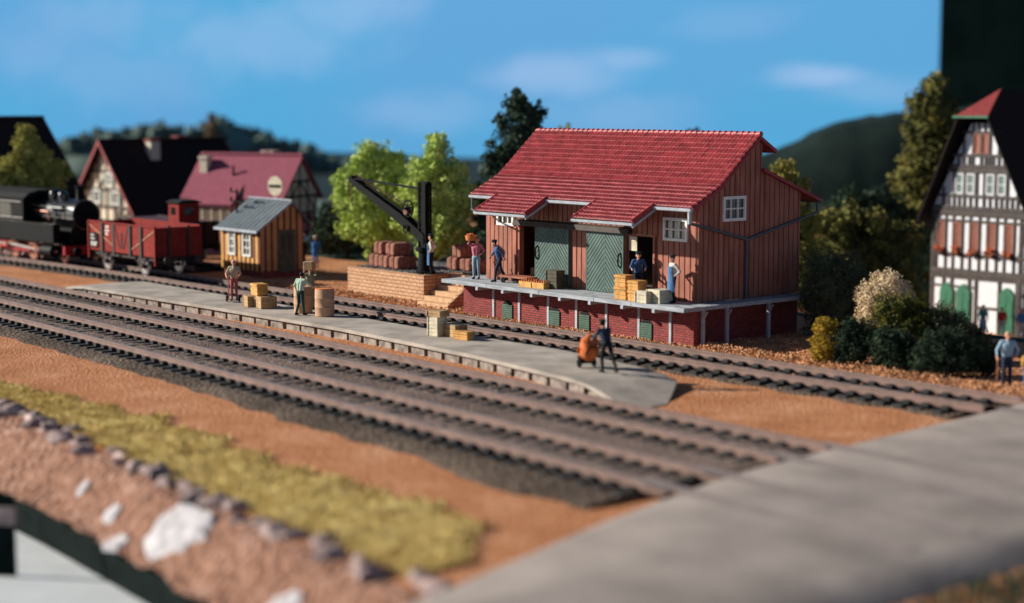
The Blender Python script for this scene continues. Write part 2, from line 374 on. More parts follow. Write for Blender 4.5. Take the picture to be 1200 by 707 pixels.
# ------------------------------------------------------------ wooded hills
def hill(name, pts, mt, depth, low, seed):
    mb = MB(); n = len(pts); rows = 10
    # direction away from the layout: outward normal of the chain
    a, b = Vector(pts[0][:2]), Vector(pts[-1][:2]); t = (b - a).normalized(); nrm = Vector((-t.y, t.x))
    fine = []
    for (p, q) in zip(pts[:-1], pts[1:]):
        k = max(2, int((Vector(q[:2]) - Vector(p[:2])).length / .8))
        for i in range(k): fine.append([lerp(p[j], q[j], i / k) for j in range(3)])
    fine.append(list(pts[-1]))
    vs = []
    for i, p in enumerate(fine):
        for j in range(rows + 1):
            s = (j / rows * 2 - 1)                       # -1 front .. 1 back
            f = math.cos(s * math.pi / 2) ** .6 if abs(s) < 1 else 0
            z = low + (p[2] - low) * f
            x = p[0] + nrm.x * s * depth; y = p[1] + nrm.y * s * depth
            nz = mnoise.fractal(Vector((x * .16, y * .16, z * .16 + seed)), 1, 2, 4) * 1.0
            vs.append((x, y, z + nz * (1 if f > .05 else 0)))
    fs = []
    for i in range(len(fine) - 1):
        for j in range(rows):
            o = i * (rows + 1) + j; fs.append((o, o + 1, o + rows + 2, o + rows + 1))
    mb.add(vs, fs); return struct(mb.build(name, mt, smooth=70)), fine, nrm
HL = [(-185, 35, -3), (-165.8, 54.0, 1.9), (-164.6, 55.3, 3.0), (-162.4, 57.8, 4.6), (-159.2, 61.6, 5.0), (-155.2, 66.3, 5.6), (-153.8, 67.9, 4.9), (-150.7, 71.6, 5.9),
      (-148.4, 74.2, 4.5), (-145.1, 78.0, 3.4), (-141.9, 81.8, 1.2), (-139.8, 84.3, 0.1), (-129.6, 96.1, -0.3), (-119.5, 107.9, 0.6), (-112.3, 116.4, 1.7)]
HR = [(-80, 62, 1.0), (-72, 71.5, 3.0), (-67.4, 76.5, 4.4), (-65.0, 79.3, 5.3), (-62.1, 82.7, 6.5), (-57.9, 87.6, 7.7), (-54.2, 91.9, 8.2), (-50.6, 96.2, 8.8), (-38, 104, 9)]
_, fineL, nL = hill('hills', HL, 'hill', 14, -14, 1)
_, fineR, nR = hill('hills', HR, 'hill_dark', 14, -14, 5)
# the wood that covers the left hill and shows as rounded tops along its crest
mb = MB(); r2 = random.Random(3)
for i, p in enumerate(fineL):
    if i % 2: continue
    for k in range(3):
        rr = r2.uniform(.5, 1.15); o = r2.uniform(-5, 3)
        if p[2] < -2: continue
        dz = -abs(o) * .22
        mb.lump((p[0] + nL.x * o + r2.uniform(-1, 1), p[1] + nL.y * o, p[2] + dz + rr * .35), (rr, rr, rr * r2.uniform(.9, 1.4)), seed=r2.random() * 90, amp=.4, n=14, k=10, fr=2.8)
tag(mb.build('distant_wood', 'hill', smooth=60), 'hazy blue green wood of rounded treetops along the crest of the far left hill', 'woodland', kind='stuff')
# ------------------------------------------------------------ the layout ground
def v_stone(u): return pw(u, [(-40, -25.2), (-5, -25.5), (3, -26.6), (11, -27.5), (17, -27.9), (21, -28.3), (40, -29)])
def v_edge(u): return pw(u, [(-60, -27.9), (1.6, -28.35), (5, -28.55), (11.4, -29.15), (14.4, -29.65), (20, -30.4), (40, -32)])
def h_ground(u, v):
    s = v_stone(u) - v; z = 0.
    if s > 0: z -= 1.05 * sstep(s / max(.4, v_stone(u) - v_edge(u))) 
    z += (-4.0) * sstep((v - 8.5) / 22) * sstep((u + 36) / 14)
    z += mnoise.noise(Vector((u * .7, v * .7, 0))) * (.035 if s < 0 else .13)
    return z
us = np.unique(np.concatenate([np.arange(-60, 34, .7), np.arange(-420, -60, 12), np.arange(34, 90, 6)]))
ts = np.unique(np.concatenate([np.arange(0, 4.5, .28), np.arange(4.5, 45, .8), np.arange(45, 160, 8)]))
mb = MB(); vs = []
for u in us:
    e = v_edge(u) + .18 * mnoise.noise(Vector((u * 1.3, 4, 0)))
    for t in ts: vs.append((u, e + t, h_ground(u, e + t)))
nt_ = len(ts)
ff = [(i * nt_ + j, (i + 1) * nt_ + j, (i + 1) * nt_ + j + 1, i * nt_ + j + 1) for i in range(len(us) - 1) for j in range(nt_ - 1)]
front = lambda f: vs[f[3]][1] < v_stone(vs[f[3]][0]) + .35
mb.add(vs, [f for f in ff if not front(f)]); struct(mb.build('ground', 'earth', smooth=60))
mb = MB(); mb.add([(u, v, z + .14 * mnoise.fractal(Vector((u * 1.1, v * 1.1, 7)), 1, 2, 3) * sstep((v_stone(u) - v) / .5)) for (u, v, z) in vs], [f for f in ff if front(f)]); struct(mb.build('soil_bank', 'bank', smooth=60))

mb = MB(); vs = []; uf = np.arange(-420, 82, 9); vf = np.arange(44, 130, 5)
for u in uf:
    for v in vf: vs.append((u, v, h_ground(u, v) + .06 + (1.2 if u < -90 else .5) * mnoise.noise(Vector((u * .05, v * .05, 2))) ** 2))
for u in (): pass
K = len(vf); mb.add(vs, [(i * K + j, (i + 1) * K + j, (i + 1) * K + j + 1, i * K + j + 1) for i in range(len(uf) - 1) for j in range(K - 1)])
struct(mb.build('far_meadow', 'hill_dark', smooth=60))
mb = MB(); vs = []; uf = np.arange(-68, 31, 1.5); vf = np.arange(9.5, 34, 1.2)
for u in uf:
    for v in vf: vs.append((u, v, h_ground(u, v) + .07 - (.2 if v < 10 or v > 33 else 0)))
K = len(vf); mb.add(vs, [(i * K + j, (i + 1) * K + j, (i + 1) * K + j + 1, i * K + j + 1) for i in range(len(uf) - 1) for j in range(K - 1)])
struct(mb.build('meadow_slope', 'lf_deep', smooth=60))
mb = MB(); vs = []; uf = np.arange(-420, -68, 9); vf = np.arange(6, 44.1, 2)
for u in uf:
    for v in vf: vs.append((u, v, h_ground(u, v) + .06))
K = len(vf); mb.add(vs, [(i * K + j, (i + 1) * K + j, (i + 1) * K + j + 1, i * K + j + 1) for i in range(len(uf) - 1) for j in range(K - 1)])
struct(mb.build('far_meadow', 'hill', smooth=60))

# baseboard edge below the soil, and the pale table the layout stands on
mb = MB(); vs = []
ue = np.arange(-60, 90, 1.5)
for u in ue:
    for (o, z) in ((.12, -1.2), (.0, -1.36), (.04, -2.0), (1.2, -2.0), (1.2, -1.6)): vs.append((u, v_edge(u) + .12 - o * -1, z))
mb.add(vs, [(i * 5 + j, (i + 1) * 5 + j, (i + 1) * 5 + (j + 1) % 5, i * 5 + (j + 1) % 5) for i in range(len(ue) - 1) for j in range(5)])
tag(mb.build('baseboard_edge', 'fascia'), 'black edge board running under the broken soil at the front of the layout', 'board')
mb = MB(); mb.box(-60, 90, -80, -24, -2.6, -2.02); struct(mb.build('tabletop', 'table'))
pb = thing('black_board', 'black upright board with a grey band standing at the lower left corner', 'board', (6.62, -30.1, -2.018), SUN_PHI)
mb = MB(); mb.box(-6, 0, -.05, .05, 0, 1.95); mb.build('panel', 'fascia', pb, bevel=.01)
mb = MB(); mb.box(-6, .012, -.062, .062, 1.22, 1.66); mb.build('band', 'rock', pb, bevel=.01)

# white plaster and loose stones where the soil has broken off
r2 = random.Random(11)
def patch(u0, v0, ru, rv, seed, th=.05):
    """a flat ragged flake of plaster lying on the soil"""
    mb = MB(); n = 40; vs = [(u0, v0, h_ground(u0, v0) + th * 1.5)]
    for ring, fr in ((1, .5), (2, .85), (3, 1.0)):
        for k in range(n):
            a = 2 * math.pi * k / n; f = fr * (1 + .38 * mnoise.fractal(Vector((math.cos(a) * 1.6, math.sin(a) * 1.6, seed)), 1, 2, 4))
            u, v = u0 + ru * f * math.cos(a), v0 + rv * f * math.sin(a); vs.append((u, v, h_ground(u, v) + (th * (1.2 + .7 * mnoise.noise(Vector((u * 4, v * 4, seed)))) if ring < 3 else -.05)))
    fs = [(0, 1 + k, 1 + (k + 1) % n) for k in range(n)]
    for r_ in range(2): fs += [(1 + r_ * n + k, 1 + (r_ + 1) * n + k, 1 + (r_ + 1) * n + (k + 1) % n, 1 + r_ * n + (k + 1) % n) for k in range(n)]
    mb.add(vs, fs); return mb
tag(patch(10.9, -28.2, 1.15, .62, 1, .07).build('plaster_patch', 'plasterlump', smooth=50), 'large white patch of bare plaster in the broken soil at the front edge', 'plaster')
for i, (u, v, ru, rv, lb) in enumerate([(7.6, -28.1, .34, .22, 'small white plaster flake left of the large white patch'), (9.0, -28.75, .42, .26, 'white plaster flake just below and left of the large white patch'),
        (5.3, -27.7, .2, .16, 'tiny white plaster crumb on the brown soil farthest from the large patch'), (16.6, -29.2, .5, .3, 'white plaster flake at the bottom edge right of the large white patch')]):
    tag(patch(u, v, ru, rv, 20 + i).build('plaster_flake', 'plasterlump', smooth=50), lb, 'plaster', 'plaster flakes on the broken soil')
protos = []
for k in range(5):
    mb = MB(); mb.lump((0, 0, 0), (.36, .26, .22), seed=50 + k, amp=.45, n=9, k=7); protos.append(mb)
first = []
u = -8.5
while u < 20.4:
    k = r2.randrange(5)
    if len(first) <= k or first[k] is None:
        while len(first) <= k: first.append(None)
        o = protos[k].build('edging_stone', 'rock', smooth=45); first[k] = o
        tag(o, 'rough purple grey stone in the row edging the dry grass strip', 'stone', 'stones edging the grass strip')
    else:
        o = first[k].copy(); COL.objects.link(o)
    s = r2.uniform(.5, 1.1); o.scale = (s * 1.1, s, s * r2.uniform(.8, 1.2)); o.rotation_euler = (r2.uniform(-.3, .3), 0, r2.uniform(0, 6))
    v = v_stone(u) + .25 + r2.uniform(-.28, .28); o.location = (u, v, h_ground(u, v) + .0)
    u += s * r2.uniform(.5, .95)

# dry grass strip
def v_gtop(u): return pw(u, [(-40, -24.4), (-8, -23.7), (1.2, -22.9), (8, -23.7), (13.8, -23.6), (16.5, -23.8), (18.6, -26.6)]) + .9 * mnoise.fractal(Vector((u * .8, 0, 0)), 1, 2, 4)
mb = MB(); vs = []; ug = np.arange(-40, 18.7, .35); K = 9
for u in ug:
    a, b = v_stone(u) + .45, v_gtop(u)
    b = max(b, a + .05)
    for j in range(K):
        v = lerp(a, b, j / (K - 1)); e = min(1, 4 * min(j, K - 1 - j) / (K - 1))
        vs.append((u, v, h_ground(u, v) + (-.03 if j in (0, K - 1) else .07 + .06 * mnoise.noise(Vector((u * 2, v * 2, 3)))) ))
mb.add(vs, [(i * K + j, (i + 1) * K + j, (i + 1) * K + j + 1, i * K + j + 1) for i in range(len(ug) - 1) for j in range(K - 1)])
for i in range(17000):
    u = r2.uniform(-9, 18.5); a, b = v_stone(u) + .4, v_gtop(u)
    if b < a + .1: continue
    v = lerp(a, b, r2.random()); h = r2.uniform(.05, .15); an = r2.uniform(0, 6.3); wd = .035
    z = h_ground(u, v) + .04; lx, ly = r2.uniform(-.1, .1), r2.uniform(-.1, .1)
    c, s = math.cos(an) * wd, math.sin(an) * wd
    mb.add([(u - c, v - s, z), (u + c, v + s, z), (u + lx, v + ly, z + h)], [(0, 1, 2)])
tag(mb.build('grass', 'grass'), 'strip of dry yellow green grass between the brown gravel and the edging stones', 'grass', kind='stuff')
mb = MB()
for i in range(7000):
    u = r2.uniform(25.9, 34); v = r2.uniform(-27, -12); h = r2.uniform(.1, .4); an = r2.uniform(0, 6.3); wd = .05
    c, s = math.cos(an) * wd, math.sin(an) * wd; z = h_ground(u, v) - .02
    mb.add([(u - c, v - s, z), (u + c, v + s, z), (u + r2.uniform(-.15, .15), v + r2.uniform(-.15, .15), z + h)], [(0, 1, 2)])
tag(mb.build('verge_grass', 'lf_dark'), 'dark green grass on the verge at the near corner of the road', 'grass', kind='stuff')

# ------------------------------------------------------------ ballast, tracks
cA = lambda u: -3.95 - .0032 * max(0, -34 - u) ** 2
pB = np.polyfit([-52, -37, -25, -6, 4, 14, 27], [-11.2, -11.55, -11.8, -12.7, -13.2, -13.65, -14.2], 3)
pC = np.polyfit([-52, -28, -15, 2, 10, 16.5, 27], [-14.9, -15.75, -16.5, -17.55, -17.95, -18.35, -18.9], 3)
cB = lambda u: float(np.polyval(pB, u)); cC = lambda u: float(np.polyval(pC, u))
def v_bal(u): return pw(u, [(-52, -18.6), (-19, -18.95), (-4.8, -19.6), (3.2, -20.5), (9.4, -20.7), (13.4, -21.6), (17.5, -21.3)])
def bed(name, u0, u1, va, vb, hz, seed, m='ballast', jag=.3):
    mb = MB(); vs = []; uu = np.arange(u0, u1 + .01, .33); K = 22
    for u in uu:
        a = va(u) + jag * mnoise.noise(Vector((u * .8, seed, 0))); b = vb(u) + .12 * mnoise.noise(Vector((u * 1.4, seed, 5)))
        for j in range(K):
            t = j / (K - 1); v = lerp(a, b, t); e = sstep(min(t, 1 - t) * abs(b - a) / .55)
            vs.append((u, v, -.05 + (hz + .05) * e + .05 * e * mnoise.noise(Vector((u * 2.3, v * 2.3, seed)))))
    mb.add(vs, [(i * K + j, (i + 1) * K + j, (i + 1) * K + j + 1, i * K + j + 1) for i in range(len(uu) - 1) for j in range(K - 1)])
    return struct(mb.build(name, m, smooth=60))
bed('ballast_bed', -54, 16.8, v_bal, lambda u: cB(u) + 1.75, .105, 2)
bed('ballast_bed', -54, 16.6, lambda u: cC(u) - 1.25, lambda u: cB(u) + 1.9, .135, 3, 'ballast_mid', .12)
for fn_ in (cA, cB, cC): bed('ballast_bed', -53, 16.3 if fn_ is not cA else 15.4, lambda u: fn_(u) - .80, lambda u: fn_(u) + .80, .165, 11, 'ballast_mid', .05)
bed('ballast_bed', -54, 15.6, lambda u: cA(u) - 2.0, lambda u: cA(u) + 1.45, .085, 7)

G = .97                                        # half the distance between the rails
RAILP = [(-.115, 0), (.115, 0), (.115, .03), (.03, .05), (.03, .16), (.06, .175), (.06, .235), (-.06, .235), (-.06, .175), (-.03, .16), (-.03, .05), (-.115, .03)]
def rail_mb(fn, off, u0, u1):
    mb = MB(); uu = np.linspace(u0, u1, max(3, int((u1 - u0) / 1.5))); n = len(RAILP); vs = []
    for u in uu:
        t = Vector((1, (fn(u + .1) - fn(u - .1)) / .2, 0)).normalized(); nr = Vector((-t.y, t.x, 0))
        for (a, z) in RAILP: vs.append((u + nr.x * (off + a), fn(u) + nr.y * (off + a), .165 + z))
    fs = []; mi = []
    for i in range(len(uu) - 1):
        for j in range(n):
            k = (j + 1) % n; fs.append((i * n + j, (i + 1) * n + j, (i + 1) * n + k, i * n + k)); mi.append(1 if j == 6 else 0)
    fs += [tuple(range(n - 1, -1, -1)), tuple(range((len(uu) - 1) * n, len(uu) * n))]; mi += [0, 0]
    mb.v, mb.f, mb.mi = vs, fs, mi
    return mb
sl_mb = MB(); sl_mb.box(-.15, .15, -1.62, 1.62, -.06, .16)
for s in (-1, 1):
    for e in (-1, 1):
        sl_mb.box(-.11, .11, s * G + e * .19 - .085, s * G + e * .19 + .085, .155, .245)
sleeper_mesh = None
def track(name, label, fn, u0, u1, s0, s1, step=.69):
    global sleeper_mesh
    t = thing(name, label, 'railway track', (0, 0, 0), 0, 'railway tracks of the station')
    for s in (-1, 1): rail_mb(fn, s * G, u0, u1).build('rail', ['rail', 'railtop'], t)
    u = s0; k = 0
    while u < s1 and k < 100:
        if sleeper_mesh is None:
            o = sl_mb.build('sleeper', 'sleeper', t); sleeper_mesh = o.data
        else:
            o = bpy.data.objects.new('sleeper', sleeper_mesh); COL.objects.link(o); o.parent = t
        o.location = (u, fn(u), 0); o.rotation_euler.z = math.atan((fn(u + .1) - fn(u - .1)) / .2) + rnd.uniform(-.01, .01)
        u += step; k += 1
    return t
track('railway_track', 'railway track between the goods shed and the grey island platform', cA, -52, 15.9, -51.5, 15.2)
track('railway_track', 'railway track running along the near side of the grey island platform', cB, -44, 16.7, -43.5, 16.0)
track('railway_track', 'railway track nearest the dry grass strip', cC, -40, 17.4, -39.5, 16.6)
track('railway_track', 'short siding under the dark van with the brakeman cabin', lambda u: .4, -48, -35.9, -47.6, -36)

# gravel grains along the foot of the shed, the dock and the tracks (uncountable)
mb = MB(); r2 = random.Random(21)
def grain(u, v, z, s):
    a = [Vector((r2.gauss(0, 1), r2.gauss(0, 1), r2.gauss(0, 1))).normalized() * s * r2.uniform(.7, 1.2) for _ in range(3)]
    p = Vector((u, v, z))
    mb.add([p + a[0], p + a[1], p + a[2], p - a[0] * .8, p - a[1] * .8, p - a[2] * .8],
           [(0, 1, 2), (0, 5, 1), (1, 3, 2), (0, 2, 4), (3, 1, 5), (4, 2, 3), (5, 0, 4), (3, 5, 4)])
for i in range(9500):
    u = r2.uniform(-34, 15); v = -r2.random() ** 1.6 * 1.7 - (.78 if -13 < u < .6 else .02)
    grain(u, v, h_ground(u, v) + .01 + .10 * max(0, 1.9 + v * 1.2) * r2.random(), r2.uniform(.03, .065))
for i in range(6500):
    u = r2.uniform(.1, 14.5); v = r2.uniform(-2.2, 5); grain(u, v, h_ground(u, v) + .01, r2.uniform(.035, .075))
for i in range(2200):
    u = r2.uniform(-36, -22.8); v = r2.uniform(-2.0, 6); grain(u, v, h_ground(u, v) + .01, r2.uniform(.03, .06))
for i in range(1500):
    u = r2.uniform(-20, 15); v = cA(u) + r2.uniform(-.8, .8); grain(u, v, .11, r2.uniform(.03, .055))
tag(mb.build('gravel', 'pebble'), 'loose tan gravel grains along the foot of the shed and the track', 'gravel', kind='stuff')

# ------------------------------------------------------------ road with flangeways
def u_road(v): return pw(v, [(-34, 21.4), (-27.6, 19.5), (-22, 17.7), (-16.7, 16.35), (-11.2, 15.9), (-4.8, 15.5), (-1.7, 15.15), (16, 15.0)])
mb = MB(); vs = []; vv = np.arange(-34, 15, .8); prof = [(0, -.06), (.35, .12), (1.0, .375), (3, .385), (6, .39), (9, .38), (9.7, .22), (10.2, -.06)]
for v in vv:
    for (o, z) in prof:
        vs.append((u_road(v) + o if o < 5 else 15.6 + o + .12 * mnoise.noise(Vector((v * .5, 9, 0))), v, z + min(0, h_ground(20, v) if v > 8 else 0)))
K = len(prof)
mb.add(vs, [(i * K + j, (i + 1) * K + j, (i + 1) * K + j + 1, i * K + j + 1) for i in range(len(vv) - 1) for j in range(K - 1)])
struct(mb.build('road', 'road', smooth=60))
for fn in (cA, cB, cC):
    mb = MB(); uu = np.linspace(16.4, 24.4, 12); vs = []
    for s in (-1, 1):
        for u in uu:
            for o in (-.24, .24): vs.append((u, fn(u) + s * G + o, .397))
    n = len(uu)
    mb.add(vs, [(b + 2 * i, b + 2 * i + 2, b + 2 * i + 3, b + 2 * i + 1) for b in (0, 2 * n) for i in range(n - 1)])
    struct(mb.build('road_rail_groove', 'groove'))

# ------------------------------------------------------------ island platform
ni = lambda u: pw(u, [(-33, -9.75), (-20, -9.35), (-10, -9.2), (-1, -9.85), (4, -10.6), (8.4, -11.4)])
fi = lambda u: pw(u, [(-34, -6.5), (-20, -6.75), (-8, -6.95), (0, -6.85), (6.6, -7.9), (8.4, -8.6)])
def zi(u): return .45 * sstep((u + 34.5) / 4.5) if u < -28 else (.45 - .43 * sstep((u - 5.2) / 3.2) if u > 5.2 else .45)
ip = thing('island_platform', 'long grey island platform with a comb of dark gaps along its near side', 'platform')
mb = MB(); vs = []; uu = np.concatenate([np.arange(-34.2, 8.4, .8), [8.4]])
for u in uu:
    a, b, z = ni(u), fi(u), zi(u)
    if u > 6.6: b = lerp(fi(6.6), -10.2, (u - 6.6) / 1.8); 
    if u < -32: a = lerp(-8.4, ni(-32), max(0, (u + 34.2) / 2.2))
    th = .13
    vs += [(u, a - .14, z - th), (u, a - .14, z), (u, lerp(a, b, .5), z + .012), (u, b, z), (u, b, -.1), (u, a - .14, -.1 if z < .2 else z - th)]
K = 6
mb.add(vs, [(i * K + j, (i + 1) * K + j, (i + 1) * K + j + 1, i * K + j + 1) for i in range(len(uu) - 1) for j in range(K - 2)])
mb.build('deck', 'island', ip, smooth=40)
mb = MB(); mb.add([(u, ni(u) + .25, z) for u in uu for z in (-.1, zi(u) - .1)], [(2 * i, 2 * i + 2, 2 * i + 3, 2 * i + 1) for i in range(len(uu) - 1)])
mb.build('rear_board', 'blackmat', ip)
mb = MB(); u = -31.0; r2 = random.Random(4)
while u < 6.8:
    L = .86 + r2.uniform(-.04, .04); z = min(zi(u), zi(u + L)) - .13
    if z > .06:
        a = ni(u) ; b = ni(u + L); d_ = r2.uniform(-.03, .02)
        mb.add([(u, a + d_, -.05), (u + L, b + d_, -.05), (u + L, b + .24, -.05), (u, a + .24, -.05), (u, a + d_, z), (u + L, b + d_, z), (u + L, b + .24, z), (u, a + .24, z)],
               [(3, 2, 1, 0), (4, 5, 6, 7), (0, 1, 5, 4), (1, 2, 6, 5), (2, 3, 7, 6), (3, 0, 4, 7)])
    u += 1.08
mb.build('side_blocks', 'island_side', ip)

# ------------------------------------------------------------ wall helpers
def wbox(mb, face, off, a0, a1, z0, z1, d0, d1):
    """a box on a wall plane: face S looks to -y, E to +x, W to -x, N to +y; d0..d1 is the depth outward from the plane"""
    if face == 'S': mb.box(a0, a1, off - d1, off - d0, z0, z1)
    elif face == 'N': mb.box(a0, a1, off + d0, off + d1, z0, z1)
    elif face == 'E': mb.box(off + d0, off + d1, a0, a1, z0, z1)
    else: mb.box(off - d1, off - d0, a0, a1, z0, z1)
def window(parent, face, off, a0, a1, z0, z1, nx, ny, frame='white', pane='glass', fw=.11, bw=.05, proud=.07, name='window', sill=False):
    mb = MB(); p = proud
    wbox(mb, face, off, a0, a0 + fw, z0, z1, -.02, p); wbox(mb, face, off, a1 - fw, a1, z0, z1, -.02, p)
    wbox(mb, face, off, a0 + fw, a1 - fw, z0, z0 + fw, -.02, p - .002); wbox(mb, face, off, a0 + fw, a1 - fw, z1 - fw, z1, -.02, p - .002)
    for i in range(1, nx):
        c = lerp(a0 + fw * .5, a1 - fw * .5, i / nx); wbox(mb, face, off, c - bw / 2, c + bw / 2, z0 + fw, z1 - fw, 0, p - .02)
    for j in range(1, ny):
        c = lerp(z0 + fw * .5, z1 - fw * .5, j / ny); wbox(mb, face, off, a0 + fw, a1 - fw, c - bw / 2, c + bw / 2, 0, p - .023)
    o = mb.build(name, frame, parent)
    mb = MB(); wbox(mb, face, off, a0 + fw * .8, a1 - fw * .8, z0 + fw * .8, z1 - fw * .8, -.01, .012); mb.build('pane', pane, o)
    return o
def clip(poly, xa, xb, za, zb):
    def half(p, f, inter):
        out = []
        for i in range(len(p)):
            a, b = p[i], p[(i + 1) % len(p)]
            if f(a): out.append(a)
            if f(a) != f(b): out.append(inter(a, b))
        return out
    ix = lambda x: (lambda a, b: (x, a[1] + (b[1] - a[1]) * (x - a[0]) / (b[0] - a[0])))
    iz = lambda z: (lambda a, b: (a[0] + (b[0] - a[0]) * (z - a[1]) / (b[1] - a[1]), z))
    for f, n in ((lambda p: p[0] >= xa, ix(xa)), (lambda p: p[0] <= xb, ix(xb)), (lambda p: p[1] >= za, iz(za)), (lambda p: p[1] <= zb, iz(zb))):
        if not poly: break
        poly = half(poly, f, n)
    return poly
def tiles(mb, x0, x1, A, B, cw=.20, rh=.29, amp=.05, step=.05, seed=0):
    """pantiles on the slope from A (y,z at the eave) up to B, between x0 and x1"""
    A, B = Vector((0, *A)), Vector((0, *B)); S = (B - A).length; es = (B - A) / S; n = Vector((1, 0, 0)).cross(es)
    nc = max(1, round((x1 - x0) / cw)); nr = max(1, round(S / rh)); cw = (x1 - x0) / nc; rh = S / nr
    prof = [0, .85, 1, .5]; rr = random.Random(seed); xs = [(x0 + (c + q / 4) * cw, prof[q]) for c in range(nc) for q in range(4)] + [(x1, 0)]
    m = len(xs)
    for r in range(nr):
        vs = []
        jit = [rr.uniform(-.006, .006) for _ in range(nc + 1)]
        for (s, lift, k) in ((r * rh - .012, step, 0), (r * rh - .012, 0, 2), ((r + 1) * rh, 0, 1)):
            for i, (x, h) in enumerate(xs):
                base = A + es * s + n * (lift + h * amp + (jit[i // 4] if k != 2 else -amp * h * .6)); vs.append((x, base.y, base.z))
        fs = []
        for i in range(m - 1):
            fs.append((i, i + 1, 2 * m + i + 1, 2 * m + i)); fs.append((m + i, m + i + 1, i + 1, i))
        mb.add(vs, fs)
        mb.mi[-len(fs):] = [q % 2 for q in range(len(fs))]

# ------------------------------------------------------------ goods shed
shed = thing('goods_shed', 'brown boarded goods shed with red tiled roof on a red brick base beside the track', 'goods shed', (0, 0, 0))
ZP = 1.56
OPEN = [(-10.1, -9.05, ZP, 3.95), (-3.83, -2.3, ZP, 3.9), (-11.6, -10.5, 3.88, 4.72), (-1.78, -.52, 3.82, 4.68)]
def zints(a, b, z0, z1):
    cuts = sorted([(o[2], o[3]) for o in OPEN if o[0] < b - .02 and o[1] > a + .02]); out = []; z = z0
    for (c0, c1) in cuts:
        if c0 > z + .01: out.append((z, c0))
        z = max(z, c1)
    if z < z1 - .01: out.append((z, z1))
    return out
mb = MB()
edges = sorted({-12.3, 0} | {o[0] for o in OPEN} | {o[1] for o in OPEN})
for a, b in zip(edges[:-1], edges[1:]):
    for (z0, z1) in zints(a, b, ZP, 5.38): mb.box(a, b, .03, .17, z0, z1)
u = -12.3
while u < -.02:
    e = min(u + .285, 0)
    for (z0, z1) in zints(u, e - .05, ZP + .01, 5.37): mb.box(u + .002, e - .052, -.025, .031, z0 + .004, z1 - .004)
    u = e
mb.build('front_wall', 'wood', shed)
# door frames and the beam that hides the sliding rail
for (a, b, t) in ((-10.1, -9.05, 3.95), (-3.83, -2.3, 3.9)):
    mb = MB(); mb.box(a - .10, a + .005, -.06, .19, ZP + .002, t + .1); mb.box(b - .005, b + .10, -.055, .19, ZP + .002, t + .1); mb.box(a + .005, b - .005, -.057, .19, t - .003, t + .098); mb.build('door_frame', 'wood', shed)
for (a, b) in ((-10.3, -7.02), (-7.0, -3.45)):
    mb = MB(); mb.prism([(-.06, 3.93), (-.30, 3.96), (-.26, 4.17), (-.03, 4.22)], 'x', a, b); mb.build('door_rail_beam', 'wood_dark', shed, bevel=.01)
# chevron sliding doors
def sliding_door(a, b, z0, z1, handle):
    mb = MB(); mb.box(a, b, -.11, -.035, z0, z1)
    d = mb.build('sliding_door', 'green', shed); mb = MB(); mid = (a + b) / 2; pit = .155; w_ = .105
    for (x0, x1, sg) in ((a + .05, mid - .03, 1), (mid + .03, b - .05, -1)):
        k = -30
        while k < 60:
            c = z0 + k * pit * 1.35; k += 1
            # strip along direction (1, sg*1.25)
            L = 4; dx, dz = 1, sg * 1.2; h = w_ * 1.56
            p = [(x0 - .01, c), (x0 - .01 + L * dx, c + L * dz), (x0 - .01 + L * dx, c + h + L * dz), (x0 - .01, c + h)]
            q = clip(p, x0, x1, z0 + .02, z1 - .02)
            if len(q) > 2: mb.prism(q, 'y', -.138, -.112)
    mb.build('chevron_planks', 'green', d)
    mb = MB(); mb.box(a, a + .05, -.145, -.112, z0, z1); mb.box(b - .05, b, -.145, -.112, z0, z1); mb.box(mid - .022, mid + .022, -.143, -.112, z0, z1); mb.build('door_stile', 'green', d)
    mb = MB()
    pth = [(handle + .0, -.14, 2.62), (handle - .03, -.22, 2.70), (handle - .03, -.24, 2.9), (handle - .03, -.22, 3.10), (handle, -.14, 3.18)]
    mb.tube(pth, .032, 7); mb.build('handle', 'black', d, smooth=60)
sliding_door(-9.03, -6.99, ZP + .012, 4.12, -8.86)
sliding_door(-5.93, -3.83, ZP + .012, 4.10, -4.0)
mb = MB(); mb.box(-3.72, -3.28, .06, .09, 3.3, 3.86); mb.build('notice_board', 'cream', shed)
window(shed, 'S', .04, -11.6, -10.5, 3.88, 4.74, 3, 2, proud=.10)
window(shed, 'S', .04, -1.78, -.52, 3.82, 4.70, 3, 2, proud=.10)
# gables
GP = [(0, ZP), (5.85, ZP), (5.85, 5.52), (3.5, 6.38), (3.5, 7.5), (3.2, 7.68), (1.03, 5.82), (0, 5.33)]
def gz(v): return pw(v, [(0, 5.33), (1.03, 5.82), (3.2, 7.68), (3.5, 7.44)]) if v <= 3.5 else pw(v, [(3.5, 6.38), (5.85, 5.52)])
for (x, s) in ((0, 1), (-12.3, -1)):
    mb = MB(); mb.prism(GP, 'x', x - s * .16, x - s * .03)
    v = .0
    while v < 5.84:
        e = min(v + .285, 5.85); b = e - .05
        if v < 3.5 < b: b = 3.49
        x0, x1 = (x - s * .031, x + s * .022)
        mb.prism([(v + .002, ZP + .005), (b, ZP + .005), (b, gz(b) - .01), (v + .002, gz(v + .002) - .01)], 'x', min(x0, x1), max(x0, x1)); v = e
    mb.build('gable_wall', 'wood', shed)
mb = MB(); mb.box(-12.28, -.02, 5.7, 5.84, ZP, 5.5); mb.build('rear_wall', 'wood', shed)
mb = MB(); mb.box(-12.27, -.03, 3.46, 3.54, 6.3, 7.5); mb.build('clerestory_wall', 'wood', shed)
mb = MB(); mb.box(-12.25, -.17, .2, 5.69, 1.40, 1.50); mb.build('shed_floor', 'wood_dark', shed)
mb = MB(); mb.box(-12.1, -.2, 3.2, 3.26, 1.5, 5.3); mb.build('inner_wall', 'wood_dark', shed)
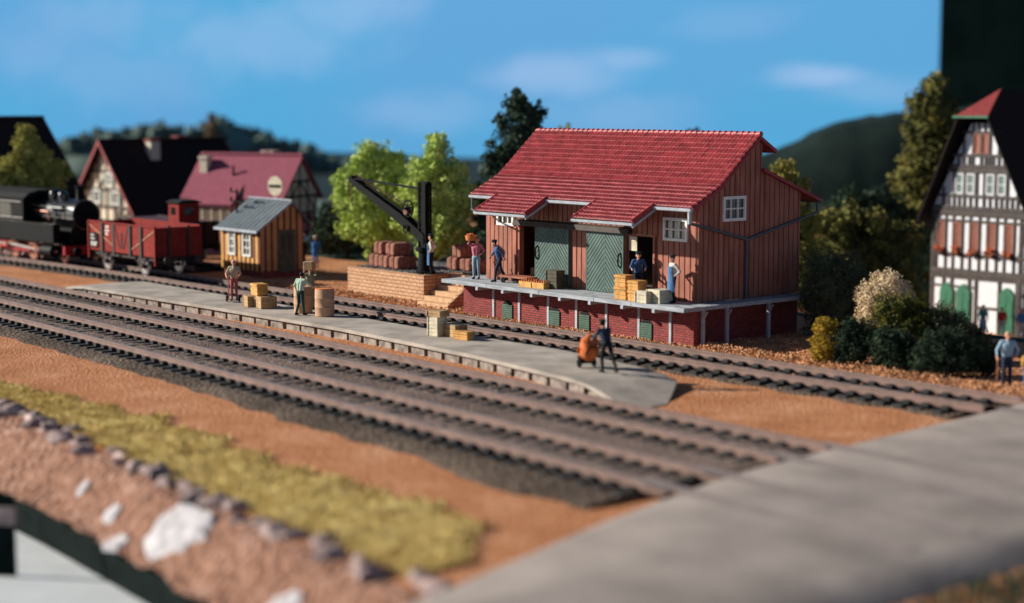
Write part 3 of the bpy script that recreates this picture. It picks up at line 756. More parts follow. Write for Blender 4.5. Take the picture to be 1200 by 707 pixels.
window(shed, 'E', .015, 1.27, 2.54, 4.56, 5.5, 3, 2, proud=.09)
# roof
XL, XR = -12.72, .20
mb = MB(); mb.prism([(-.50, 5.15), (1.03, 5.91), (3.2, 7.77), (4.17, 7.20), (4.12, 7.08), (3.2, 7.62), (1.06, 5.77), (-.44, 5.02)], 'x', XL, XR)
mb.prism([(3.44, 6.52), (6.86, 5.24), (6.82, 5.12), (3.44, 6.40)], 'x', XL, XR)
roof = mb.build('roof', ['tile_edge'], shed)
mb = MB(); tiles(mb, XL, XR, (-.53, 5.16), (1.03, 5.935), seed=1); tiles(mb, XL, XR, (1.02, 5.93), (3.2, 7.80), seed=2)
mb.build('roof_tiles', ['tile', 'tile_highlight'], roof)
mb = MB()
x = XL
while x < XR - .1:
    mb.cyl((x, 3.2, 7.80), (x + .335, 3.2, 7.83), .085, .11, 8); x += .30
mb.build('ridge_tiles', 'tile', roof, smooth=50)
mb = MB(); tiles(mb, XL, XR, (6.9, 5.24), (3.5, 6.52), seed=3); mb.build('lower_rear_tiles', ['tile', 'tile_highlight'], roof)
for (a, b) in ((-10.94, -7.89), (-4.98, -1.8)):
    mb = MB(); mb.prism([(-1.66, 4.565), (-.46, 5.165), (-.46, 5.04), (-1.62, 4.46)], 'x', a, b)
    c = mb.build('canopy', 'wood_dark', shed)
    mb = MB(); tiles(mb, a, b, (-1.68, 4.585), (-.50, 5.175), seed=int(a)); mb.build('canopy_tiles', ['tile', 'tile_highlight'], c)
    mb = MB(); mb.bar((b + .035, -1.70, 4.57), (b + .035, -.5, 5.165), .06, .24); mb.build('verge_board', 'tile_edge', c)
    mb = MB(); mb.bar((a - .035, -1.70, 4.57), (a - .035, -.5, 5.165), .06, .2); mb.build('verge_board', 'tile_edge', c)
    mb = MB(); mb.bar((b + .05, -1.72, 4.40), (b + .05, -.55, 4.985), .07, .09); mb.build('verge_flashing', 'zinc', c)
    mb = MB(); mb.prism([(-1.80, 4.55), (-1.78, 4.45), (-1.70, 4.42), (-1.64, 4.45), (-1.64, 4.53)], 'x', a - .08, b + .10); mb.build('gutter', 'zinc', c)
    mb = MB()
    for x in np.arange(a + .3, b, .8): mb.bar((x, -1.6, 4.43), (x, .02, 5.2), .07, .10)
    mb.build('rafter', 'wood_dark', c)
for (a, b) in ((XL, -10.96), (-7.86, -5.0), (-1.77, XR)):
    mb = MB(); mb.prism([(-.66, 5.13), (-.64, 5.02), (-.56, 4.98), (-.49, 5.01), (-.49, 5.11)], 'x', a, b); mb.build('gutter', 'zinc', shed)
mb = MB(); mb.tube([(-12.55, -.58, 5.0), (-12.55, -.58, 4.62), (-11.0, -1.70, 4.47)][:2], .05); mb.tube([(-12.55, -.58, 4.6), (-12.2, -.9, 4.55), (-10.95, -1.66, 4.5)], .045); mb.build('downpipe', 'pipe', shed, smooth=60)
mb = MB(); mb.cyl((.10, -.57, 5.0), (.10, -.57, 4.55), .075, .075, 10); mb.build('downpipe', 'zinc', shed, smooth=60)
mb = MB(); mb.tube([(.10, -.57, 4.58), (.10, -.30, 4.52), (.10, 2.6, 3.82)], .06, 8); mb.tube([(.10, 6.74, 5.12), (.10, 6.74, 4.72), (.10, 6.35, 4.60), (.10, 2.6, 3.82)], .06, 8); mb.tube([(.10, 2.6, 3.82), (.10, 2.6, ZP + .02)], .06, 8)
mb.build('downpipe', 'pipe', shed, smooth=60)
mb = MB(); mb.prism([(6.84, 5.2), (7.0, 5.2), (6.98, 5.1), (6.9, 5.07), (6.84, 5.1)], 'x', XL, XR); mb.build('gutter', 'pipe', shed)
# brick base
mb = MB(); mb.box(-12.95, .54, -.75, -.45, -1.5, 1.38); mb.box(-12.95, -.05, -.45, 5.8, -1.5, 1.379); mb.build('brick_base', 'brick', shed)
for i, x in enumerate((-10.93, -9.28, -7.49, -5.81, -4.09, -2.30, -.63)):
    mb = MB(); mb.box(x - .065, x + .065, -.80, -.74, -.1, 1.36); mb.build('base_post', 'deckpost', shed, bevel=.008)
    if x > -13: 
        mb = MB(); mb.box(x - .075, x + .075, -1.70, -.74, 1.27, 1.403); mb.build('deck_joist', 'deckpost', shed, bevel=.008)
for (a, b) in ((-10.37, -9.69), (-7.43, -6.77), (-5.66, -5.02), (-2.23, -1.57)):
    mb = MB(); q = [(a, -.1), (b, -.1), (b, .66)] + [(lerp(b, a, t / 6), .66 + .2 * math.sin(math.pi * t / 6)) for t in range(1, 6)] + [(a, .66)]
    mb.prism(q, 'y', -.775, -.74)
    o = mb.build('vent_opening', 'blackmat', shed)
    mb = MB()
    for k in range(8): mb.box(a + .03, b - .03, -.80, -.77, k * .088 + .0, k * .088 + .07)
    mb.build('slats', 'green_lat', o)
for y in (-.36, .95, 3.3):
    mb = MB(); mb.box(.58, .70, y - .06, y + .06, -1.2, 1.40); mb.bar((.64, y, 1.0), (.86, y, 1.34), .05, .06); mb.build('deck_post', 'deckpost', shed, bevel=.008)
# deck of planks running along the shed, wrapped round the gable
mb = MB(); r2 = random.Random(5)
ys = np.linspace(-1.66, .02, 7)
for a, b in zip(ys[:-1], ys[1:]):
    x = -13.35
    while x < .9:
        e = min(.9, x + r2.uniform(2.0, 3.6))
        mb.box(x + .006, e - .006, a + .008, b - .008, 1.405, ZP + r2.uniform(-.006, .006)); x = e
xs = np.linspace(.04, .9, 4)
for a, b in zip(xs[:-1], xs[1:]): mb.box(a + .008, b - .008, .03, 6.1, 1.405, ZP + r2.uniform(-.006, .006))
mb.box(-13.35, -12.35, .03, 1.2, 1.405, ZP)
mb.build('loading_deck', 'deck', shed, bevel=.008)

# ------------------------------------------------------------ stone loading dock with steps
dock = thing('stone_dock', 'tan stone block loading dock with cobbled top between the hut and the goods shed', 'loading dock', (-19.6, 0, 0))
dx = 19.6
mb = MB(); mb.box(-22.6 + dx, -16.7 + dx, 0, 1.9, -.3, 1.33); mb.box(-22.6 + dx, -13.9 + dx, 1.9, 4.6, -.3, 1.328); mb.build('wall', 'stone', dock, bevel=.02)
mb = MB(); nx, ny = 40, 30; vs = []
def top(x0, x1, y0, y1, nx, ny):
    vs = [(lerp(x0, x1, i / nx), lerp(y0, y1, j / ny), 1.345 + .02 * mnoise.noise(Vector((i * .9, j * .9, 1)))) for i in range(nx + 1) for j in range(ny + 1)]
    mb.add(vs, [(i * (ny + 1) + j, (i + 1) * (ny + 1) + j, (i + 1) * (ny + 1) + j + 1, i * (ny + 1) + j + 1) for i in range(nx) for j in range(ny)])
    k = r2.random
    for i in range(int((x1 - x0) / .2)):
        for j in range(int((y1 - y0) / .2)):
            mb.lump((x0 + .1 + i * .2 + r2.uniform(-.02, .02), y0 + .1 + j * .2 + r2.uniform(-.02, .02), 1.335), (.095, .095, .055), seed=k() * 50, amp=.2, n=6, k=4)
top(-22.35 + dx, -16.95 + dx, .25, 1.9, 20, 8); top(-22.35 + dx, -13.95 + dx, 1.9, 4.5, 20, 8)
mb.build('cobbled_top', 'cobble', dock, smooth=60)
mb = MB()
for k in range(6):
    mb.box(-16.66 + dx, -14.62 + dx, -.42 + k * .38, 1.9, .0 + k * .222 - (.3 if k == 0 else .0), (k + 1) * .222 - .003 * k)
mb.build('stairs', 'step', dock, bevel=.015)
mb = MB(); mb.prism([(-.5, -.2), (-.5, .2), (1.2, 1.38), (1.9, 1.38), (1.9, -.2)], 'x', -14.6 + dx, -14.35 + dx); mb.build('stair_wall', 'stone', dock, bevel=.02)

# ------------------------------------------------------------ crane on the dock
cr = thing('loading_crane', 'black iron jib crane with rusty chain standing on the stone dock', 'crane', (-17.38, .62, 1.36))
mb = MB(); mb.lathe([(.46, 0), (.46, .08), (.36, .14), (.30, .95), (.44, 1.0), (.44, 1.16), (.3, 1.18)], n=20); mb.build('pedestal', 'crane', cr, smooth=40)
mb = MB()
for s in (-1, 1):
    mb.box(-.30, -.22, s * .16 - .03, s * .16 + .03, 1.16, 4.08); mb.box(.16, .24, s * .16 - .03, s * .16 + .03, 1.16, 4.08)
mb.box(-.31, .25, -.09, .09, 4.02, 4.14); mb.box(-.30, .24, -.14, .14, 1.15, 1.42); mb.box(-.215, .155, -.125, .125, 1.4, 4.03)
for z in (2.0, 2.8, 3.5): mb.box(-.29, .23, -.15, .15, z, z + .09)
mb.build('mast', 'crane', cr)
mb = MB()
A, B = Vector((.10, 0, 1.45)), Vector((-5.55, 0, 4.05))
for s in (-1, 1):
    mb.prism([(.15, 1.30), (.15, 1.75), (-1.6, 2.62), (-5.5, 4.16), (-5.62, 4.05), (-5.5, 3.90), (-1.6, 2.12)], 'y', s * .2 - .03, s * .2 + .03)
for t in np.linspace(.05, .97, 9):
    p = A.lerp(B, t); mb.box(p.x - .06, p.x + .06, -.17, .17, p.z - .05, p.z + .05)
mb.build('jib', 'crane', cr)
mb = MB()
for s in (-1, 1): mb.bar((-5.5, s * .12, 4.1), (-.1, s * .12, 3.78), .06, .06)
mb.build('tie_rod', 'crane', cr)
mb = MB(); mb.cyl((-5.52, -.2, 4.08), (-5.52, .2, 4.08), .16, .16, 14); mb.build('sheave', 'crane', cr, smooth=40)
mb = MB(); mb.torus((-1.25, -.02, 2.86), (0, 1, 0), .37, .045, 24, 6); mb.cyl((-1.25, -.24, 2.86), (-1.25, .24, 2.86), .07)
for k in range(4):
    a = k * math.pi / 4; mb.bar((-1.25 + .36 * math.cos(a), -.02, 2.86 + .36 * math.sin(a)), (-1.25 - .36 * math.cos(a), -.02, 2.86 - .36 * math.sin(a)), .04, .04, (0, 1, 0))
mb.build('gear_wheel', 'crane', cr, smooth=50)
mb = MB(); mb.cyl((-1.3, -.15, 2.72), (-1.3, .15, 2.72), .15, .15, 12); mb.build('winding_drum', 'chain', cr, smooth=40)
mb = MB(); mb.torus((-1.1, -.28, 1.95), (0, 1, 0), .17, .035, 16, 5); mb.bar((-1.1, -.28, 1.95), (-.9, -.30, 2.1), .04, .04); mb.build('crank_handle', 'crane', cr, smooth=50)
def chain(mb, p, q, n=None, r=.055):
    p, q = Vector(p), Vector(q); L = (q - p).length; n = n or int(L / .13); d_ = (q - p).normalized()
    x = d_.orthogonal().normalized(); y = d_.cross(x)
    for i in range(n):
        c = p.lerp(q, (i + .5) / n); ax = x if i % 2 else y
        mb.torus(c, ax, r, .02, 8, 4)
mb = MB(); chain(mb, (-1.3, 0, 2.95), (-5.4, 0, 4.28)); chain(mb, (-5.68, 0, 4.05), (-5.68, 0, 3.05)); mb.build('chain', 'chain', cr, smooth=60)
mb = MB(); mb.tube([(-5.68, 0, 3.05), (-5.68, 0, 2.9), (-5.62, 0, 2.82), (-5.55, 0, 2.88)], .025, 6); mb.build('hook', 'crane', cr, smooth=60)

# ------------------------------------------------------------ bales on the dock
def bale_proto(name):
    root = thing(name, 'x', 'bale', (0, 0, 0), 0, 'brown wrapped bales on the stone dock')
    mb = MB(); n = 8
    # padded box with puckered faces
    vs = []; fs = []
    def sx(t): return math.copysign(abs(t) ** .55, t)
    K, J = 16, 28
    for i in range(K + 1):
        th = math.pi * i / K - math.pi / 2
        for j in range(J):
            ph = 2 * math.pi * j / J
            p = Vector((sx(math.cos(th)) * sx(math.cos(ph)), sx(math.cos(th)) * sx(math.sin(ph)), sx(math.sin(th))))
            m = max(abs(p.x), abs(p.y), abs(p.z)); p = p / max(.86, m) * 1.0
            q = Vector((p.x * .36, p.y * .50, .29 + p.z * .29))
            q += p * .018 * mnoise.noise(q * 7); vs.append(q)
    for i in range(K):
        for j in range(J): fs.append((i * J + j, i * J + (j + 1) % J, (i + 1) * J + (j + 1) % J, (i + 1) * J + j))
    mb.add(vs, fs); mb.build('wrapping', 'bale', root, smooth=50)
    mb = MB()
    for y in (-.22, .22): mb.box(-.375, .375, y - .018, y + .018, -.0, .012); mb.box(-.378, .378, y - .018, y + .018, .575, .592); mb.box(-.382, -.362, y - .018, y + .018, .0, .59); mb.box(.362, .382, y - .018, y + .018, .0, .59)
    mb.box(-.018, .018, -.52, .52, .576, .594); mb.box(-.018, .018, -.522, -.502, .0, .59); mb.box(-.018, .018, .502, .522, .0, .59)
    mb.build('cord', 'cord', root)
    return root
bp = bale_proto('wrapped_bale')
bales = [(-21.2, .98, 0, 'brown bale at the left end of the bottom row of the left stack'), (-20.42, .95, 0, 'brown bale in the middle of the bottom row of the left stack'),
         (-19.6, 1.0, 0, 'brown bale at the right end of the bottom row of the left stack'), (-20.95, 1.0, 1, 'brown bale on top of the left stack, the smaller looking one on the left'),
         (-19.98, 1.05, 1, 'brown bale on top of the left stack beside the crane side'),
         (-17.5, 2.75, 0, 'brown bale at the left end of the bottom row behind the carrier'), (-16.72, 2.78, 0, 'middle brown bale in the bottom row behind the carrier'),
         (-15.75, 2.7, 0, 'brown bale at the right end of the bottom row behind the carrier'), (-17.15, 2.8, 1, 'brown bale lying on top of the stack behind the carrier')]
for i, (u, v, l, lb) in enumerate(bales):
    loc = (u, v, 1.385 + l * .595); sc = (1.0 if i not in (3,) else .85, 1 + .1 * (i % 3 - 1), 1); rz = rnd.uniform(-.06, .06)
    if i == 0: bp.location = loc; bp.rotation_euler.z = rz; bp['label'] = lb
    else: dup(bp, loc, rz, lb, sc)

# ------------------------------------------------------------ people
def person(name, label, loc, rot, shirt, trousers, group=None, J=None, hair='black', cap=None, apron=None, shoes='black', scale=1., skirt=None, armskin=False, beard=False, cat='person'):
    """one continuous body: tapered limbs united by a voxel remesh; local +x is where the person looks, +y is the person's left"""
    P = dict(pel=(0, 0, .95), chest=(.01, 0, 1.33), neck=(.0, 0, 1.50), head=(.03, 0, 1.66),
             shL=(0, .19, 1.44), elL=(-.02, .26, 1.17), haL=(.06, .26, .93), shR=(0, -.19, 1.44), elR=(-.02, -.26, 1.17), haR=(.06, -.26, .93),
             hiL=(0, .09, .92), knL=(.03, .10, .50), anL=(-.02, .11, .09), hiR=(0, -.09, .92), knR=(.03, -.10, .50), anR=(-.02, -.11, .09), look=0.)
    P.update(J or {}); look = P.pop('look'); P = {k: Vector(v) for k, v in P.items()}
    mats = [shirt, trousers, 'skin', shoes, hair if isinstance(hair, str) else 'black']
    prim = []
    def cap_(a, b, ra, rb, m): prim.append((Vector(a), Vector(b), ra, rb, m))
    p = P
    up = (p['chest'] - p['pel']).normalized()
    cap_(p['pel'] + Vector((0, .05, 0)), p['pel'] + Vector((0, -.05, 0)), .125, .125, 1)
    cap_(p['pel'] + up * .06 + Vector((0, .045, 0)), p['chest'] + Vector((0, .07, 0)), .115, .135, 0)
    cap_(p['pel'] + up * .06 - Vector((0, .045, 0)), p['chest'] - Vector((0, .07, 0)), .115, .135, 0)
    cap_(p['chest'], p['neck'] - up * .04, .14, .075, 0)
    cap_(p['shL'], p['shR'], .075, .075, 0)
    cap_(p['neck'] - up * .05, p['head'] - Vector((.02, 0, .05)), .056, .054, 2)
    for s in 'LR':
        cap_(p['sh' + s], p['el' + s], .066, .050, 0)
        fa = 2 if armskin else 0
        d_ = (p['ha' + s] - p['el' + s]).normalized(); wr = p['ha' + s] - d_ * .07
        cap_(p['el' + s], wr, .048, .036, fa)
        # palm, thumb and four bent fingers
        side = 1 if s == 'L' else -1
        acr = d_.cross(Vector((0, side, 0))); acr = acr.normalized() if acr.length > .2 else Vector((1, 0, 0))
        inn = d_.cross(acr).normalized()
        if inn.y * side > 0: inn = -inn
        pc = p['ha' + s]
        cap_(wr, pc, .034, .034, 2); cap_(pc + acr * .022, pc - acr * .022, .026, .026, 2)
        for k, L in enumerate((.055, .068, .062, .048)):
            b = pc + acr * (.036 - .024 * k) + d_ * .025; m = b + d_ * L * .6 + inn * .008; cap_(b, m, .0125, .012, 2); cap_(m, m + (d_ * .5 + inn * .85).normalized() * L * .6, .012, .010, 2)
        cap_(pc + acr * .03 - d_ * .02, pc + acr * .062 + d_ * .035 + inn * .02, .014, .011, 2)
        cap_(p['hi' + s], p['kn' + s], .094, .068, 1); cap_(p['kn' + s], p['an' + s], .066, .048, 1)
        a = p['an' + s]; cap_(a - Vector((.03, 0, .035)), a + Vector((.15, side * .015, -.05)), .048, .040, 3)
    if skirt:
        cap_(p['pel'] + Vector((0, .07, -.05)), Vector((.0, .13, .42)), .13, .12, 1); cap_(p['pel'] + Vector((0, -.07, -.05)), Vector((.0, -.13, .42)), .13, .12, 1); cap_(p['pel'], Vector((0, 0, .42)), .15, .17, 1)
    h = p['head']; cl, sn = math.cos(look), math.sin(look); F = Vector((cl, sn, 0)); S = Vector((-sn, cl, 0))
    cap_(h + Vector((0, 0, .03)) - F * .012, h - Vector((0, 0, .045)) + F * .012, .098, .072, 2)
    cap_(h + F * .088 + Vector((0, 0, .012)), h + F * .112 - Vector((0, 0, .02)), .012, .018, 2)          # nose
    cap_(h + F * .05 - Vector((0, 0, .09)), h + F * .06 - Vector((0, 0, .085)), .034, .034, 2)               # chin
    for s in (1, -1): cap_(h + S * (.096 * s) + Vector((0, 0, .012)), h + S * (.10 * s) - Vector((0, 0, .03)), .016, .013, 2)   # ears
    import bmesh
    bm = bmesh.new()
    for (a, b, ra, rb, m) in prim:
        tmp = MB(); tmp.ball(a, (ra,) * 3, 10, 6); tmp.ball(b, (rb,) * 3, 10, 6)
        vs = [bm.verts.new(v) for v in tmp.v]
        r = bmesh.ops.convex_hull(bm, input=vs)
        dead = [e for e in set(r['geom_interior']) | set(r['geom_unused']) if isinstance(e, bmesh.types.BMVert) and e.is_valid]
        bmesh.ops.delete(bm, geom=dead, context='VERTS')
    me = bpy.data.meshes.new('t'); bm.to_mesh(me); bm.free()
    o = bpy.data.objects.new('t', me); COL.objects.link(o)
    rm = o.modifiers.new('r', 'REMESH'); rm.mode = 'VOXEL'; rm.voxel_size = .0135
    sm = o.modifiers.new('s', 'SMOOTH'); sm.iterations = 2; sm.factor = .4
    ev = o.evaluated_get(bpy.context.evaluated_depsgraph_get()); nm = bpy.data.meshes.new_from_object(ev)
    bpy.data.objects.remove(o); bpy.data.meshes.remove(me)
    n = len(nm.polygons); C = np.empty(n * 3); nm.polygons.foreach_get('center', C); C = C.reshape(-1, 3)
    best = np.full(n, 1e9); idx = np.zeros(n, int)
    for (a, b, ra, rb, m) in prim:
        a_, b_ = np.array(a), np.array(b); ab = b_ - a_; L = max(1e-9, ab @ ab); t = np.clip((C - a_) @ ab / L, 0, 1)
        dd = np.linalg.norm(C - a_ - t[:, None] * ab, axis=1) - (ra + (rb - ra) * t)
        k = dd < best; best[k] = dd[k]; idx[k] = m
    # hair on the back and top of the head, brows and eyes, on the same skin
    rel = C - np.array(h); f = rel @ np.array(F); sd = np.abs(rel @ np.array(S)); z = rel[:, 2]; near = (np.linalg.norm(rel, axis=1) < .16) & (idx == 2)
    if hair != 'skin': idx[near & ((z > .085 + f * .3 - .02) | ((f < -.005) & (z > -.06)))] = 4
    if beard: idx[near & (f > .03) & (z < -.055)] = 4
    eye = near & (f > .06) & (np.abs(z - .018) < .014) & (np.abs(sd - .038) < .017)
    idx[eye] = 3
    mo = near & (f > .06) & (np.abs(z + .062) < .009) & (sd < .028)
    nm.materials.clear()
    for m in mats: nm.materials.append(M[m])
    nm.polygons.foreach_set('material_index', idx); nm.polygons.foreach_set('use_smooth', [True] * n)
    nm.name = name
    ob = bpy.data.objects.new(name, nm); COL.objects.link(ob)
    ob.location = loc; ob.rotation_euler.z = rot; ob.scale = (scale,) * 3
    tag(ob, label, cat, group)
    if cap:
        mb = MB(); rot_ = Matrix.Rotation(look, 3, 'Z'); 
        n_ = 14; c0 = h + Vector((0, 0, .06)) - F * .01
        prof = {'peak': [(.108, 0), (.110, .035), (.128, .065), (.115, .085), (.03, .092)], 'flat': [(.108, 0), (.115, .03), (.10, .07), (.03, .085)], 'hat': [(.18, 0), (.18, .012), (.105, .02), (.10, .085), (.085, .105), (.02, .11)]}[cap[0]]
        mb.lathe(prof, c0, n_)
        if cap[0] != 'hat': mb.ball(c0 + F * .10 + Vector((0, 0, .004)), (.07, .075, .010), 10, 5, rot_)
        mb.build('cap', cap[1], ob, smooth=50)
    if apron:
        mb = MB(); vs = []; K, L = 9, 8; z1 = p['chest'].z + .05; z0 = .42
        for i in range(L + 1):
            z = lerp(z0, z1, i / L); wd = .125 if i >= L - 2 else .22; bx = lerp(p['pel'].x, p['chest'].x, max(0, (z - .95) / .4)); rr = .165 if z > .8 else .175
            for layer in (0, 1):
                for j in range(K + 1):
                    t = (j / K * 2 - 1) * (1.35 if wd > .2 else .8)
                    q = rr + .012 + layer * .012 + .008 * math.sin(j * 2.1 + i)
                    vs.append((bx + q * math.cos(t) * .95 - .0, q * 1.22 * math.sin(t), z))
        row = 2 * (K + 1); fs = []
        for i in range(L):
            for j in range(K):
                a = i * row + j; fs.append((a, a + 1, a + row + 1, a + row)); a += K + 1; fs.append((a, a + row, a + row + 1, a + 1))
            for j in (0, K):
                a = i * row + j; fs.append((a, a + row, a + row + K + 1, a + K + 1))
        for i in (0, L):
            for j in range(K):
                a = i * row + j; fs.append((a, a + 1, a + K + 2, a + K + 1))
        mb.add(vs, fs); mb.build('apron', apron, ob, smooth=70)
    return ob
def cloth(name, c): M[name] = mat(name, c, .8, .08, 6, spec=.2)
for n_, c_ in dict(c_blue=(.05, .10, .22), c_navy=(.025, .035, .065), c_apron=(.07, .15, .30), c_white=(.60, .58, .50), c_black=(.015, .017, .02), c_pink=(.55, .17, .20), c_jeans=(.28, .40, .46),
                   c_mint=(.40, .52, .40), c_dkgreen=(.03, .055, .05), c_olive=(.26, .25, .15), c_redbrown=(.36, .10, .09), c_beige=(.42, .38, .25), c_sky=(.16, .34, .55), c_grey=(.45, .43, .40),
                   c_lblue=(.30, .45, .55), c_red=(.55, .06, .05), c_teal=(.08, .28, .25), c_brown=(.12, .07, .045), c_blue2=(.06, .20, .48), c_cap=(.018, .03, .045), c_tan=(.5, .30, .18)).items(): cloth(n_, c_)
CAMDIR = R(-40.6); LEFT = R(-130.6); RIGHT = R(49.4); AWAY = R(139.4)
HIPS = dict(elL=(-.10, .40, 1.20), haL=(.03, .20, 1.02), elR=(-.10, -.40, 1.20), haR=(.03, -.20, 1.02))
TOP = ZP + .002
person('person', 'man in blue apron and grey shirt standing hands on hips by the cream crates', (-.68, -.62, TOP), LEFT + .35, 'c_grey', 'c_black', J=HIPS, cap=('peak', 'c_cap'), apron='c_apron')
person('person', 'man in blue jacket and cap behind the yellow crates in the open shed doorway', (-2.72, -.42, TOP), CAMDIR, 'c_blue', 'c_navy', cap=('peak', 'c_cap'),
       J=dict(elL=(.12, .30, 1.20), haL=(.36, .25, 1.12), elR=(.12, -.30, 1.20), haR=(.36, -.25, 1.12), chest=(.07, 0, 1.33), neck=(.11, 0, 1.49), head=(.15, 0, 1.64), shL=(.08, .19, 1.43), shR=(.08, -.19, 1.43)))
person('person', 'man in dark blue uniform and peaked cap striding past the shed window', (-10.8, -.55, TOP), LEFT + .2, 'c_blue', 'c_navy', cap=('peak', 'c_cap'),
       J=dict(chest=(.10, 0, 1.32), neck=(.17, 0, 1.48), head=(.23, 0, 1.62), shL=(.12, .19, 1.42), shR=(.12, -.19, 1.42), elL=(-.08, .27, 1.20), haL=(-.16, .26, .98), elR=(.22, -.25, 1.17), haR=(.36, -.2, 1.02), knL=(.18, .1, .52), anL=(.22, .11, .09), knR=(-.08, -.1, .5), anR=(-.33, -.11, .13)))
carrier = person('person', 'man in pink shirt and pale jeans holding a full basket up on his shoulder', (-12.25, -.62, TOP), CAMDIR - .3, 'c_pink', 'c_jeans', hair='c_black',
       J=dict(elR=(.10, -.32, 1.50), haR=(.12, -.22, 1.66), elL=(.02, .36, 1.22), haL=(.05, .22, 1.06), head=(.03, .05, 1.66)))
def basket(name, label, loc, rz=0, sc=1, m='ycrate', fill='orange'):
    b = thing(name, label, 'basket', loc, rz); b.scale = (sc,) * 3
    mb = MB(); mb.lathe([(.20, 0), (.235, .05), (.25, .14), (.262, .21), (.262, .235), (.235, .235), (.225, .1), (.05, .08)], n=16)
    for k in range(4): mb.torus((0, 0, .03 + k * .055), (0, 0, 1), .222 + .012 * k, .012, 18, 5)
    mb.build('basket_body', m, b, smooth=50)
    mb = MB()
    for k in range(11):
        a = k * 2.4; r = .16 * math.sqrt(k / 11); mb.ball((r * math.cos(a), r * math.sin(a), .23 + .03 * (k % 2)), (.065, .065, .07), 8, 6)
    mb.build('fruit', fill, b, smooth=60); return b
basket('carried_basket', 'round basket of orange fruit held on the shoulder of the man in pink', (-12.38, -.80, TOP + 1.64), 0, .95, 'orange', 'orange_rust')
person('person', 'crane worker in white shirt and blue apron standing beside the black crane', (-16.6, .36, 1.375), LEFT - .2, 'c_white', 'c_black', J=HIPS, cap=('peak', 'c_cap'), apron='c_apron')
person('person', 'person in bright blue with a white cap waving one raised arm by the hut', (-34.3, 6.1, 0), CAMDIR - .2, 'c_blue2', 'c_blue2', cap=('flat', 'c_white'), J=dict(elR=(.08, -.40, 1.58), haR=(.10, -.62, 1.86), elL=(0, .30, 1.18), haL=(.05, .32, .95)))
person('person', 'person in black clothes and cap standing next to the waving one in bright blue', (-34.15, 5.15, 0), CAMDIR + .5, 'c_black', 'c_black', cap=('peak', 'c_black'))
ZI = .462
person('person', 'grey haired person in beige shirt and red trousers holding a sack truck', (-20.3, -7.62, ZI), CAMDIR - .1, 'c_beige', 'c_redbrown', hair='c_white', armskin=True, shoes='c_brown',
       J=dict(elL=(.10, .32, 1.18), haL=(.30, .24, 1.04), elR=(.10, -.32, 1.18), haR=(.30, -.24, 1.04)))
person('person', 'man in mint shirt and dark green trousers seen from behind reaching to a barrel', (-14.05, -8.35, ZI), AWAY - .5, 'c_mint', 'c_dkgreen', hair='c_black',
       J=dict(elR=(.20, -.30, 1.28), haR=(.44, -.34, 1.12), elL=(.06, .32, 1.2), haL=(.2, .34, 1.02), chest=(.06, 0, 1.32), neck=(.10, 0, 1.48), head=(.13, 0, 1.63), shL=(.07, .19, 1.42), shR=(.07, -.19, 1.42), anL=(-.08, .16, .09), anR=(.06, -.14, .09)))
person('person', 'man in olive clothes lifting a brown box to his head behind the barrels', (-15.55, -6.85, ZI), CAMDIR, 'c_olive', 'c_olive', hair='c_brown', J=dict(elL=(.18, .28, 1.45), haL=(.22, .2, 1.66), elR=(.18, -.28, 1.45), haR=(.22, -.2, 1.66)))
person('person', 'man in dark navy clothes and cap striding behind an orange loaded sack truck', (4.85, -9.3, ZI), R(166), 'c_navy', 'c_black', cap=('peak', 'c_black'),
       J=dict(chest=(.16, 0, 1.26), neck=(.25, 0, 1.40), head=(.31, 0, 1.54), shL=(.20, .19, 1.35), shR=(.20, -.19, 1.35), elL=(.34, .26, 1.12), haL=(.60, .22, 1.02), elR=(.34, -.26, 1.12), haR=(.60, -.22, 1.02), knL=(.16, .1, .50), anL=(.08, .11, .09), knR=(-.16, -.1, .52), anR=(-.44, -.11, .15)))
oldman = person('person', 'bald old man in light blue jacket leaning on a cane beside the road', (13.25, .2, .03), CAMDIR - .05, 'c_lblue', 'c_navy', hair='skin', J=dict(elR=(.06, -.34, 1.20), haR=(.20, -.36, .98), elL=(-.08, .36, 1.2), haL=(.04, .24, .98)))
mb = MB(); mb.cyl((0, 0, 0), (0, 0, .93), .022, .022, 8); mb.torus((.0, .0, .93), (0, 1, 0), .05, .02, 10, 5)
tag(mb.build('walking_cane', 'copper', smooth=60, loc=(13.17, -.20, .05)), 'thin brown walking cane held by the old man in the light blue jacket', 'cane')
person('person', 'small child in yellow shirt and blue trousers standing beside the old man', (13.62, .78, .03), CAMDIR, 'yellowstripe', 'c_blue2', hair='c_tan', scale=.66)
person('person', 'woman in pale blue dress and teal top in front of the green arched doors', (-11.5, 35.5, -4.0), CAMDIR, 'c_teal', 'c_lblue', hair='c_brown', skirt=True)
person('person', 'person in red top and white trousers in front of the half timbered house', (-10.15, 35.3, -4.0), CAMDIR - .6, 'c_red', 'c_white', hair='c_brown')
person('person', 'person in blue jacket at the right edge in front of the half timbered house', (-9.0, 35.5, -4.0), CAMDIR, 'c_blue2', 'c_white', hair='c_brown')

